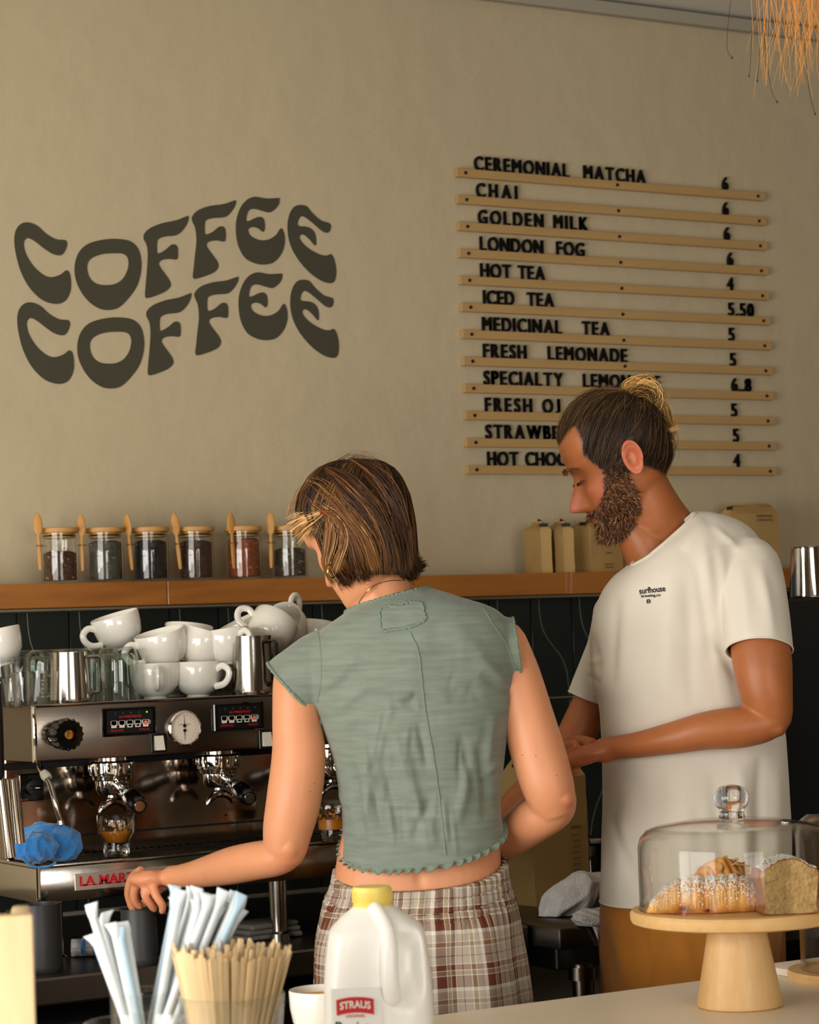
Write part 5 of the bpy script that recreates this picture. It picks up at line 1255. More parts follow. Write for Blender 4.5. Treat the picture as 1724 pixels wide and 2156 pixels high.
def man_body():
    m=MB(); H=headmesh(); m.grid(tf(HM,H.reshape(-1,3)).reshape(H.shape),True,True)
    for s_ in (1,-1): E_=ear(s_); m.grid(tf(HM,E_.reshape(-1,3)).reshape(E_.shape),True,True)
    limb(m,[(1335,1000,MD,60),(1362,1060,MD,64),(1392,1120,MD+.02,74),(1430,1190,MD+.04,88)],5,32)
    limb(m,[(1310,1080,MD,38),(1350,1130,MD,52),(1385,1190,MD,60)],4,24)
    loftrows(m,[(1345,1160,1500,1100,MD+.02,.05),(1310,1215,1560,1150,MD+.02,.075),(1285,1270,1600,1210,MD+.02,.095),(1262,1350,1610,1320,MD+.02,.10),(1268,1480,1610,1470,MD+.02,.10),(1285,1650,1630,1650,MD+.02,.10),(1285,1800,1640,1800,MD+.02,.105),(1285,1950,1640,1950,MD+.02,.11)])
    # near (left) arm
    limb(m,[(1585,1200,MD-.08,54),(1592,1290,MD-.13,60),(1603,1380,MD-.165,63),(1612,1450,MD-.18,57),(1623,1505,MD-.18,47)],6,32)
    limb(m,[(1627,1508,MD-.18,45),(1600,1524,MD-.18,46),(1550,1532,MD-.18,49),(1490,1538,MD-.175,45),(1420,1553,MD-.16,38),(1350,1567,MD-.13,31),(1300,1574,MD-.10,28),(1270,1580,MD-.09,30)],6,32,flat=.9)
    # hand: back of the palm and five fingers closing on the work
    limb(m,[(1280,1578,MD-.09,27),(1255,1583,MD-.09,34),(1228,1591,MD-.08,38),(1208,1598,MD-.07,35)],5,24,flat=.55)
    r=.0092
    finger(m,[(1215,1568,MD-.07),(1185,1572,MD-.05),(1160,1588,MD-.03),(1148,1606,MD-.015)],r)
    finger(m,[(1212,1585,MD-.07),(1178,1594,MD-.05),(1155,1614,MD-.03),(1147,1632,MD-.01)],r)
    finger(m,[(1212,1602,MD-.07),(1182,1616,MD-.05),(1164,1634,MD-.03),(1158,1650,MD-.01)],r*.96)
    finger(m,[(1216,1617,MD-.07),(1192,1634,MD-.05),(1178,1650,MD-.035),(1174,1662,MD-.02)],r*.85)
    finger(m,[(1250,1568,MD-.06),(1222,1560,MD-.03),(1195,1566,MD-.0),(1176,1584,MD+.01)],r*1.12)
    # far (right) arm
    limb(m,[(1312,1270,MD+.12,40),(1290,1360,MD+.14,38),(1250,1460,MD+.15,37),(1222,1530,MD+.15,41),(1195,1580,MD+.14,38)],6,28)
    limb(m,[(1190,1588,MD+.14,36),(1160,1618,MD+.13,36),(1120,1655,MD+.12,34),(1070,1703,MD+.10,29),(1035,1738,MD+.09,23),(1022,1752,MD+.09,22)],6,28,flat=.9)
    limb(m,[(1025,1750,MD+.09,21),(1008,1770,MD+.09,28),(992,1790,MD+.09,29)],4,20,flat=.5)
    for k,(a,b_) in enumerate(((972,1790),(976,1803),(985,1813),(996,1820))): finger(m,[(992+4*k-6,1790+4*k,MD+.09),(a,b_,MD+.10),(a-8,b_+18,MD+.12),(a-6,b_+34,MD+.13)],r*(.98-.05*k))
    finger(m,[(1018,1760,MD+.07),(1010,1790,MD+.05),(1000,1812,MD+.06)],r*1.1)
    # legs and feet
    hx=V3(PD(1455,1950,MD+.02)); lt=V3((CR[0],CR[1],0)); lt=nrm(lt)
    for s_ in (-1,1):
        o=hx+lt*.085*s_; P=[(o[0],o[1],hx[2]),(o[0],o[1],.75),(o[0],o[1],.48),(o[0],o[1],.30),(o[0],o[1],.09)]; m.tube(spline(P,5,False),list(np.interp(np.linspace(0,1,21),[0,.3,.55,.7,1],[.082,.078,.055,.052,.036])),24)
        fd=nrm(-lt*.85+DH*.5); m.tube([o*V3((1,1,0))+V3((0,0,.05))-fd*.05,o*V3((1,1,0))+V3((0,0,.045)),o*V3((1,1,0))+V3((0,0,.04))+fd*.09,o*V3((1,1,0))+V3((0,0,.025))+fd*.17],[.036,.042,.036,.02],20)
    me=remesh(m,.003,3)
    v=getv(me); n=normals(me); h=inv(HM,v)
    base=np.tile(s2l((174,104,58)),(len(v),1)); ishead=(np.linalg.norm(h,axis=1)<.16)
    G=lambda q,s0:np.exp(-(q/s0)**2)
    def blend(w,c): 
        nonlocal base; w=np.clip(w,0,1)[:,None]*ishead[:,None]; base=base*(1-w)+np.array(s2l(c))*w
    blend(.75*G(h[:,0]-.112,.022)*G(h[:,2]+.04,.02)*G(h[:,1],.02),(214,120,96))
    blend(.55*G(np.abs(h[:,1])-.05,.02)*G(h[:,2]+.03,.022)*(h[:,0]>.03),(212,118,88))
    blend(.8*G(h[:,2]+.076,.010)*G(h[:,1],.024)*(h[:,0]>.08),(176,88,68))
    blend(.6*(np.abs(h[:,1])>.078)*1.0,(212,112,84))
    blend(.35*G(np.abs(h[:,1])-.031,.018)*G(h[:,2]+.002,.012)*(h[:,0]>.06),(160,92,66))
    gq=np.random.default_rng(3); idx=np.where(ishead)[0]; hh=h[idx]; a1=np.zeros(len(idx)); a2=np.zeros(len(idx))
    for _ in range(14):
        q=hh+gq.normal(size=hh.shape)*.0028; a1+=manhair(q); a2+=beard(q)
    a1/=14; a2/=14; notear=(np.abs(hh[:,1])<.0795)
    base[idx]=base[idx]*(1-(a1*notear)[:,None])+np.array(s2l((50,33,20)))*(a1*notear)[:,None]; a2*=.82*notear; base[idx]=base[idx]*(1-a2[:,None])+np.array(s2l((98,60,38)))*a2[:,None]
    hand=G(pj(v)[0]-1215,70)*G(pj(v)[1]-1595,60); base=base*(1-.4*hand[:,None])+np.array(s2l((190,98,68)))*.4*hand[:,None]
    setcol(me,base)
    # elbow bone, forearm tendons
    folds(me,[(1560,1500,1420,1535,14,.0015),(1640,1530,1648,1550,12,.004),(1265,1560,1215,1572,5,.002),(1262,1585,1212,1592,5,.002),(1262,1600,1215,1612,5,.002),(1400,1090,1330,1160,18,.0016),(1500,1560,1400,1580,10,.001)])
    return link(me,'body','skin_m',man)
man_body()
g=np.random.default_rng(5)
def surfsample(maskfn,n,g,**k):
    z=g.uniform(-.12,.122,n*6); a=g.uniform(0,2*math.pi,n*6); S=headsurf(a,z,**k); w=maskfn(S)>0; S=S[w][:n]; return S
knot=V3((-.074,.004,.083))
def sweep(S,K=12,lift=.006,end=None,g=g,jit=.003):
    # path on the head surface from root S to end point (head frame)
    c=V3((-.005,0,.01)); E_=(end if end is not None else knot)-c; out=[]
    r0=np.linalg.norm(S-c,axis=1); d0=(S-c)/r0[:,None]; d1=E_/np.linalg.norm(E_); r1=np.linalg.norm(E_)
    tm=np.where((S[:,0]>-.012)&(S[:,2]<.045),np.clip((S[:,2]+.015)/.075,.10,1),1.0); tm=np.where((S[:,0]<-.01)&(S[:,2]<.0),.5,tm)
    for t in np.linspace(0,1,K):
        t=(t*tm)[:,None]; d=d0*(1-t)+d1*t+1e-6; d/=np.linalg.norm(d,axis=1)[:,None]
        # radius from the analytic surface
        z=np.clip(d[:,2]*.1+.01,-.12,.12); rad=surfrad(d); out.append(c+d*(rad[:,None]+(lift*(np.sin(math.pi*np.minimum(1,t*1.2+.1))*.8+.35))))
    P=np.stack(out,1); N=len(S); wob=g.normal(size=(N,1,3))*jit*np.sin(np.linspace(0,3.1,K))[None,:,None]; return P+wob
_rt=None
def surfrad(d):
    # ray-march table: radius of head surface from centre along direction d
    global _rt
    if _rt is None:
        S=headmesh(160,160,nose=0,lips=0).reshape(-1,3)-V3((-.005,0,.01)); r=np.linalg.norm(S,axis=1); u=S/r[:,None]
        th=np.arccos(np.clip(u[:,2],-1,1)); ph=np.arctan2(u[:,1],u[:,0]); nb,mb_=40,80; T=np.zeros((nb,mb_)); Cn=np.zeros((nb,mb_))
        i=np.clip((th/math.pi*nb).astype(int),0,nb-1); j=((ph+math.pi)/(2*math.pi)*mb_).astype(int)%mb_
        np.add.at(T,(i,j),r); np.add.at(Cn,(i,j),1); T=np.where(Cn>0,T/np.maximum(Cn,1),0)
        for _ in range(40):
            z_=T==0
            if not z_.any(): break
            A_=np.stack([np.roll(T,1,1),np.roll(T,-1,1),np.vstack([T[:1],T[:-1]]),np.vstack([T[1:],T[-1:]])]); k_=(A_>0).sum(0); T=np.where(z_&(k_>0),A_.sum(0)/np.maximum(k_,1),T)
        _rt=T
    nb,mb_=_rt.shape; th=np.arccos(np.clip(d[:,2],-1,1))/math.pi*nb-.5; ph=(np.arctan2(d[:,1],d[:,0])+math.pi)/(2*math.pi)*mb_-.5
    i0=np.clip(np.floor(th).astype(int),0,nb-2); fi=np.clip(th-i0,0,1); j0=np.floor(ph).astype(int); fj=ph-j0
    a,b_,c,e=_rt[i0,j0%mb_],_rt[i0,(j0+1)%mb_],_rt[i0+1,j0%mb_],_rt[i0+1,(j0+1)%mb_]
    return (a*(1-fj)+b_*fj)*(1-fi)+(c*(1-fj)+e*fj)*fi
S=surfsample(manhair,9000,g,nose=0)
P=sweep(S,12,.0022); Pw=tf(HM,P.reshape(-1,3)).reshape(P.shape)
O=(P-V3((-.005,0,.01))); O/=np.linalg.norm(O,axis=2,keepdims=True); Ow=O@HM[:3,:3].T
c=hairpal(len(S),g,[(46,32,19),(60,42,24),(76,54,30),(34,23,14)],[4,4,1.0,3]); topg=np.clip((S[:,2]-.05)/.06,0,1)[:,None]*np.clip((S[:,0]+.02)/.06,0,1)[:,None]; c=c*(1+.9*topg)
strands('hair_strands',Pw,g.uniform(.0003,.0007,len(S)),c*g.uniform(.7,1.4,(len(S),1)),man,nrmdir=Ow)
# loose fine hair standing off the scalp
S=surfsample(manhair,500,g,nose=0); P=sweep(S,10,.005,jit=.006); strands('loose_hair',tf(HM,P.reshape(-1,3)).reshape(P.shape),g.uniform(.00015,.0003,len(S)),hairpal(len(S),g,[(120,86,46),(80,54,28)],[1,1]),man)
# bun: loops of blond hair above the knot plus a falling tail
def clump(guide,d,n,spread,cols,w,wd,g,K=14,taper=1.0,swirl=0):
    n=int(n*1.5); wd=(wd[0]*.75,wd[1]*.75); spread*=1.15
    G_=spline(np.array([(*q,) if len(q)==3 else (*q,d) for q in guide],float),6,False); T=np.linspace(0,1,len(G_)); ts=np.linspace(0,1,K); G_=np.stack([np.interp(ts,T,G_[:,k]) for k in range(3)],1)
    P=np.array([PD(*q) for q in G_]); off=g.normal(size=(n,1,3))*spread; sh=np.interp(ts,[0,.25,1],[.35,1,taper])[None,:,None]; off2=g.normal(size=(n,1,3))*spread*.5*np.sin(ts*5)[None,:,None]
    return P[None]+off*sh+off2, hairpal(n,g,cols,w), g.uniform(*wd,n)
def clumps(name,L,par):
    A=[clump(*q[:8],16,*q[9:]) for q in L]; strands(name,np.concatenate([a[0] for a in A]),np.concatenate([a[2] for a in A]),np.concatenate([a[1] for a in A]),par)
bl=[(214,168,92),(168,120,56),(236,200,130),(120,80,36)]; bw=[3,3,1.5,2]
dk=[(120,82,38),(70,46,22),(168,120,56)]; dw=[2,2,1]
mdp=MD
clumps('hair_bun',[([(1335,832),(1322,820),(1334,808),(1356,808),(1372,822),(1362,842)],mdp,260,.0042,bl,bw,(.0005,.0010),g),
 ([(1338,838),(1345,822),(1366,812),(1382,822),(1380,846),(1360,856)],mdp-.01,240,.0045,bl,bw,(.0005,.001),g),
 ([(1325,842),(1338,826),(1358,826),(1372,840),(1358,850)],mdp-.025,160,.0035,dk,dw,(.0005,.001),g),
 ([(1350,840),(1378,838),(1392,832),(1396,826)],mdp-.01,60,.0018,bl,bw,(.0004,.0007),g,12,.3),
 ([(1352,846),(1362,870),(1380,888),(1402,906),(1428,898)],mdp-.03,80,.0022,bl,bw,(.0004,.0008),g,14,.6),
 ([(1356,850),(1372,880),(1392,900),(1403,925),(1408,935)],mdp-.02,200,.0042,bl,bw,(.0004,.0009),g,14,.7),
 ([(1345,850),(1352,872),(1362,885),(1372,892)],mdp-.045,110,.0035,bl,[1,3,.5,3],(.0004,.0009),g,14,.6),
 ([(1385,850),(1402,862),(1406,880),(1414,906),(1410,922)],mdp,80,.003,bl,bw,(.0003,.0006),g,14,1.2)],man)
m=MB(); T_=tf(HM,[knot])[0]; m.tube([V3(PD(1341+12*math.cos(a)*1.1,842+5*math.sin(a),mdp+.02*math.sin(a))) for a in np.linspace(0,6.28,20,endpoint=False)],.0028,8,closed=True); m.build('hair_tie','black_matte',man,world=True)
# beard and moustache
S=surfsample(beard,5200,g,nose=0)
K=8; N=len(S); out=(S-V3((.01,0,-.04))); out/=np.linalg.norm(out,axis=1)[:,None]
L=np.interp(S[:,2],[-.12,-.09,-.05,0],[.009,.008,.007,.005]); dn=V3((-.1,0,-.9)); P=[]
sw=g.normal(size=(N,3))*.5
for t in np.linspace(0,1,K): P.append(S+out*(.0012+.0045*t*(1+.4*sw[:,:1]))+ (dn+sw)*(L*t)[:,None]*.75+ .0022*np.stack([np.sin(t*6+S[:,1]*300),np.cos(t*5+S[:,0]*400),0*S[:,0]],1)*t)
P=np.stack(P,1); c=hairpal(N,g,[(46,30,20),(84,54,34),(134,90,56),(184,126,78)],[3,4,2.6,1.2])
strands('beard_strands',tf(HM,P.reshape(-1,3)).reshape(P.shape),g.uniform(.0003,.0007,N),c,man)
# eyebrow, lashes, eyelid
def facestr(name,pts,n,L,dirv,col,w,par,M,g,jz=.0015):
    pts=np.array(pts,float); t=g.uniform(0,len(pts)-1,n); i=t.astype(int); S=pts[i]+(pts[i+1]-pts[i])*(t-i)[:,None]+g.normal(size=(n,3))*V3((.0004,.001,jz)); d=V3(dirv)
    P=np.stack([S+d*L*q+V3((.003,0,0))*math.sin(q*3.1) for q in np.linspace(0,1,5)],1); return strands(name,tf(M,P.reshape(-1,3)).reshape(P.shape),np.full(n,w),np.tile(s2l(col),(n,1))*g.uniform(.7,1.3,(n,1)),par)
for s_ in (1,-1):
    facestr('eyebrow',[(.0955,s_*.012,.016),(.0955,s_*.022,.021),(.088,s_*.034,.022),(.076,s_*.047,.018)],110,.006,(-.25,s_*.9,.15),(96,64,40),.0003,man,HM,g)
    facestr('eyelash',[(.0835,s_*.020,-.005),(.0850,s_*.031,-.0075),(.079,s_*.042,-.005)],60,.005,(.8,0,-.6),(24,16,12),.0003,man,HM,g,.0003)
    m=MB(); m.tube([tf(HM,q) for q in ((.0785,s_*.019,-.0035),(.0835,s_*.026,-.0062),(.0840,s_*.033,-.0068),(.0765,s_*.044,-.004))],.0008,6); m.build('eyelid_line','eye_dark',man,world=True)
# t-shirt
def tee():
    m=MB()
    loftrows(m,[(1330,1182,1466,1074,MD,.055),(1312,1200,1520,1084,MD,.085),(1285,1222,1575,1108,MD+.01,.115),(1260,1260,1612,1160,MD+.01,.135),(1246,1310,1630,1230,MD+.01,.140),(1243,1370,1636,1320,MD+.01,.140),(1246,1430,1632,1410,MD+.01,.140),(1260,1490,1640,1480,MD+.01,.140),(1267,1560,1652,1555,MD+.01,.14),(1269,1680,1660,1670,MD+.01,.145),(1266,1790,1664,1780,MD+.01,.15),(1262,1896,1664,1892,MD+.01,.155),(1262,1920,1664,1918,MD+.01,.155)],4,56,2.2)
    limb(m,[(1575,1190,MD-.06,66),(1586,1245,MD-.10,69),(1593,1305,MD-.135,70),(1597,1366,MD-.165,71),(1599,1400,MD-.18,71)],6,40,cap=True)
    limb(m,[(1306,1290,MD+.10,58),(1290,1360,MD+.125,54),(1264,1415,MD+.14,50),(1240,1468,MD+.15,45),(1230,1492,MD+.15,45)],6,32)
    me=remesh(m,.0042,4)
    F=[(1480,1100,1495,1350,16,.004),(1470,1180,1500,1400,12,-.004),(1515,1150,1535,1330,12,.003),(1560,1180,1575,1350,14,.003),(1600,1180,1630,1350,12,.003),(1500,1330,1560,1440,12,-.004),
       (1420,1170,1400,1480,22,.003),(1340,1200,1300,1480,20,.003),(1300,1250,1290,1450,12,-.003),(1375,1290,1360,1480,14,-.0025),(1450,1200,1455,1500,14,-.002),
       (1330,1650,1300,1890,20,.004),(1390,1620,1380,1890,18,-.003),(1440,1640,1450,1890,20,.004),(1500,1600,1530,1890,18,-.004),(1560,1600,1570,1890,16,.005),(1600,1590,1595,1880,12,-.006),(1640,1580,1630,1880,14,.004),
       (1290,1600,1500,1620,14,-.003),(1280,1700,1350,1890,12,-.003),(1245,1330,1262,1420,8,-.003),(1240,1400,1262,1385,6,.003),(1236,1420,1262,1440,6,-.003),(1480,1090,1440,1160,14,.003),(1500,1105,1560,1160,8,.0025),(1560,1125,1480,1180,7,.002)]
    folds(me,F,1,1.45)
    v=getv(me); n=normals(me); setv(me,v+n*(noise3(v,22,3)*.0026)[:,None])
    hd=V3(PD(1463,1893,MD)); dirn=V3((0,0,-1))
    cn=V3(PD(1392,1130,MD)); nn=nrm(cv(-.62,.78,-.10))
    lp=cutcloth(me,[(V3(PD(1599,1367,MD-.17)),nrm(V3(PD(1599,1400,MD-.18))-V3(PD(1597,1345,MD-.16))),.0655),
        (V3(PD(1238,1471,MD+.15)),nrm(V3(PD(1226,1500,MD+.15))-V3(PD(1249,1440,MD+.15))),.052),
        (hd,dirn,.4),(cn,nn,.085)])
    o=link(me,'t_shirt','tee',man); sd=o.modifiers.new('s','SOLIDIFY'); sd.thickness=.0022; sd.offset=-1
    for l in lp:
        if len(l)<30: continue
        c_=l.mean(0); l2=spline(l[::max(1,len(l)//60)],2,True); x,y=pj(c_[None])
        r=.0035 if y[0]<1250 else .0016
        m=MB(); m.tube(l2,r,8,closed=True); m.build('collar_rib' if y[0]<1250 else 'hem','tee',man,world=True)
    return o
tee()
# chest print follows the shirt: thin lettering wrapped on the chest
def decal(name,items,d,par,m_,me_obj):
    # project lettering on the cloth surface along the viewing direction
    from mathutils.bvhtree import BVHTree
    dg=bpy.context.evaluated_depsgraph_get(); me=me_obj.data; M=mw(me_obj); vv=[M@q.co for q in me.vertices]; ff=[tuple(p.vertices) for p in me.polygons]; bv=BVHTree.FromPolygons(vv,ff)
    mb=MB()
    for (s_,x0,y0,x1,y1,h) in items:
        v,f=textgeo(s_,0.5,.02); a=(v[:,0]-v[:,0].min())/(np.ptp(v[:,0])); b_=(v[:,1]-v[:,1].min())/(np.ptp(v[:,1])+1e-9); L=math.hypot(x1-x0,y1-y0); ux,uy=(x1-x0)/L,(y1-y0)/L
        out=[]
        for p,q,z in zip(a,b_,v[:,2]):
            px=x0+ux*L*p+uy*h*q*1.0; py=y0+uy*L*p-ux*h*q; r=Vector(ray(px,py)).normalized(); hit=bv.ray_cast(Vector((CX,CY,CZ)),r)
            if hit[0] is None: w=V3(PD(px,py,d))
            else: w=V3(hit[0])+V3(-r)*(.0006+.0005*(z>0))
            out.append(w)
        mb.add(out,f)
    return mb.build(name,m_,par,world=True,smooth=False)
TEE=[o for o in man.children if o.name.startswith('t_shirt')][0]
decal('chest_print',[('surfhouse',1346,1251,1401,1245,13),('brewing.co',1350,1260,1391,1257,8),('8',1361,1271,1370,1270,9)],4.05,man,'ink',TEE)
# trousers
def trousers():
    rows=[(1266,1880,1650,1880,MD+.01,.120),(1263,1920,1648,1920,MD+.01,.125),(1262,2000,1640,2000,MD+.01,.13),(1268,2060,1640,2060,MD+.01,.13),(1275,2130,1640,2130,MD+.01,.13)]
    m=MB(); m.grid([rowring(*r[:6],n=96,se=2.3) for r in interp_rows(rows,8)],True,True)
    hx=V3(PD(1455,2100,MD+.01)); lt=nrm(V3((CR[0],CR[1],0)))
    for s_ in (-1,1):
        o=hx+lt*.072*s_; m.tube(spline([(o[0],o[1],hx[2]+.02),(o[0],o[1],.65),(o[0],o[1],.4),(o[0],o[1],.07)],8,False),list(np.linspace(.082,.062,25)),32)
    me=remesh(m,.006,3)
    folds(me,[(1290,1930,1330,2100,16,.006),(1340,1930,1390,2100,14,-.006),(1380,1960,1360,2110,12,.005),(1270,1940,1290,2060,10,-.005),(1420,1930,1470,2100,20,.005),(1600,1930,1590,2080,20,.004)])
    link(me,'trousers','ochre',man)
trousers()
for s_ in (-1,1):
    hx=V3(PD(1455,1950,MD+.02)); lt=nrm(V3((CR[0],CR[1],0))); o=hx+lt*.085*s_; o[2]=0; fd=nrm(-lt*.85+DH*.5); sd=np.cross(fd,(0,0,1)); m=MB(); G=[]
    for f,w,h in ((-.10,.012,.03),(-.09,.030,.07),(-.04,.042,.09),(.03,.044,.08),(.10,.047,.06),(.17,.044,.045),(.205,.028,.035),(.215,.008,.02)):
        G.append([o+fd*f+sd*w*math.cos(a)+V3((0,0,max(.001,h*.5+h*.5*math.sin(a)*1.0))) for a in np.linspace(0,2*math.pi,20,endpoint=False)])
    m.grid(G,True,True); m.build('shoe','black_matte',man,world=True)
# ================================================================== WOMAN
WD=3.95
wom=thing('person','woman with brown bob, sage green top and plaid shorts, back turned, reaching left','person',(PD(880,1700,WD)[0],PD(880,1700,WD)[1],0))
HWm=frame(V3(PD(750,1113,WD)),cv(-.67,-.58,.47),cv(-.44,.80,.33))
def woman_body():
    m=MB(); H=headmesh(nose=.72); S_=H*.96; m.grid(tf(HWm,S_.reshape(-1,3)).reshape(H.shape),True,True)
    for s_ in (1,-1): E_=ear(s_)*.92; m.grid(tf(HWm,E_.reshape(-1,3)).reshape(E_.shape),True,True)
    limb(m,[(782,1150,WD,52),(795,1200,WD,54),(806,1250,WD+.0,66),(812,1300,WD,82)],5,32)
    limb(m,[(752,1200,WD+.05,40),(775,1260,WD+.04,44),(795,1320,WD,50)],4,24)
    loftrows(m,[(720,1300,930,1275,WD,.05),(665,1350,1040,1320,WD,.072),(650,1410,1070,1380,WD,.085),(680,1500,1065,1460,WD,.092),(702,1580,1052,1550,WD,.092),(718,1660,1044,1635,WD,.088),(722,1740,1040,1715,WD,.086),(710,1800,1052,1780,WD,.092),(704,1860,1056,1845,WD,.094),(706,1950,1056,1930,WD,.10),(712,2040,1056,2030,WD,.10)])
    limb(m,[(650,1395,WD,52),(630,1430,WD,54),(624,1500,WD-.01,51),(629,1590,WD-.02,57),(619,1680,WD-.03,58),(606,1745,WD-.03,53),(600,1790,WD-.03,46)],6,32)
    limb(m,[(600,1797,WD-.03,42),(578,1806,WD-.02,43),(540,1812,WD+.01,44),(490,1822,WD+.06,43),(440,1834,WD+.11,36),(405,1841,WD+.15,30),(375,1845,WD+.18,26),(362,1846,WD+.19,26)],6,32,flat=.92)
    d=WD+.20
    limb(m,[(372,1846,d-.01,25),(345,1848,d,31),(318,1850,d,36),(300,1850,d+.01,33)],5,24,flat=.55)
    r=.0088
    finger(m,[(300,1832,d+.01),(280,1848,d+.03),(271,1878,d+.045),(277,1905,d+.05),(284,1924,d+.05)],r)
    finger(m,[(302,1848,d+.0),(286,1868,d+.01),(284,1893,d+.02),(298,1912,d+.03)],r*1.03)
    finger(m,[(310,1858,d-.01),(306,1884,d-.015),(318,1904,d-.01),(328,1916,d-.0)],r*.98)
    finger(m,[(322,1866,d-.02),(330,1888,d-.03),(342,1906,d-.03),(341,1922,d-.02)],r*.88)
    finger(m,[(345,1862,d+.02),(325,1880,d+.045),(309,1896,d+.055),(303,1908,d+.055)],r*1.1)
    limb(m,[(1062,1350,WD,46),(1085,1420,WD,52),(1108,1500,WD-.01,55),(1134,1590,WD-.02,58),(1152,1650,WD-.03,56),(1164,1690,WD-.03,50)],6,32)
    limb(m,[(1172,1688,WD-.03,44),(1160,1705,WD-.02,46),(1125,1728,WD+.0,46),(1080,1760,WD+.05,42),(1030,1790,WD+.10,35),(985,1806,WD+.14,28),(960,1812,WD+.15,26)],6,32)
    limb(m,[(962,1812,WD+.15,26),(940,1818,WD+.16,32),(920,1824,WD+.17,31)],4,20,flat=.5)
    for k in range(4): finger(m,[(918,1806+11*k,WD+.17),(895,1812+12*k,WD+.18),(880,1826+12*k,WD+.185),(876,1842+10*k,WD+.19)],r*(1-.05*abs(k-1)))
    finger(m,[(945,1806,WD+.18),(922,1798,WD+.19),(902,1804,WD+.20)],r*1.1)
    hx=V3(PD(885,2030,WD)); lt=nrm(V3((CR[0],CR[1],0)))
    for s_ in (-1,1):
        o=hx+lt*.085*s_; m.tube(spline([(o[0],o[1],hx[2]),(o[0],o[1],.75),(o[0],o[1],.48),(o[0],o[1],.30),(o[0],o[1],.09)],5,False),list(np.interp(np.linspace(0,1,21),[0,.3,.55,.7,1],[.078,.07,.055,.054,.034])),24)
        fd=nrm(DH-lt*.1); z0=o*V3((1,1,0)); m.tube([z0+V3((0,0,.05))-fd*.05,z0+V3((0,0,.045)),z0+V3((0,0,.04))+fd*.08,z0+V3((0,0,.022))+fd*.15],[.032,.038,.034,.018],20)
    me=remesh(m,.003,3); v=getv(me); h=inv(HWm,v)/.96; base=np.tile(s2l((218,150,108)),(len(v),1)); ish=np.linalg.norm(h,axis=1)<.16
    G=lambda q,s0:np.exp(-(q/s0)**2)
    def blend(w,c):
        nonlocal base; w=np.clip(w,0,1)[:,None]*ish[:,None]; base=base*(1-w)+np.array(s2l(c))*w
    blend(.6*G(h[:,0]-.108,.02)*G(h[:,2]+.04,.02),(226,140,112)); blend(.85*G(h[:,2]+.076,.010)*G(h[:,1],.024)*(h[:,0]>.08),(196,96,84)); blend(.35*G(h[:,2]+.03,.03)*(h[:,0]>.04),(228,146,116))
    hand=G(pj(v)[0]-300,55)*G(pj(v)[1]-1880,60); base=base*(1-.4*hand[:,None])+np.array(s2l((218,130,92)))*.4*hand[:,None]
    x_,y_=pj(v); elb=G(x_-1195,30)*G(y_-1690,26)+G(x_-612,30)*G(y_-1815,20); base=base*(1-.4*elb[:,None])+np.array(s2l((214,124,86)))*.4*elb[:,None]
    setcol(me,base)
    folds(me,[(720,1815,1050,1850,40,.0),(880,1800,885,1880,14,-.006),(840,1200,880,1235,10,.002),(760,1215,800,1270,12,.003),(600,1780,625,1800,14,.003),(1190,1675,1205,1695,12,.004),(330,1832,300,1838,5,.002),(330,1845,298,1850,5,.0015)])
    return link(me,'body','skin_w',wom)
woman_body()
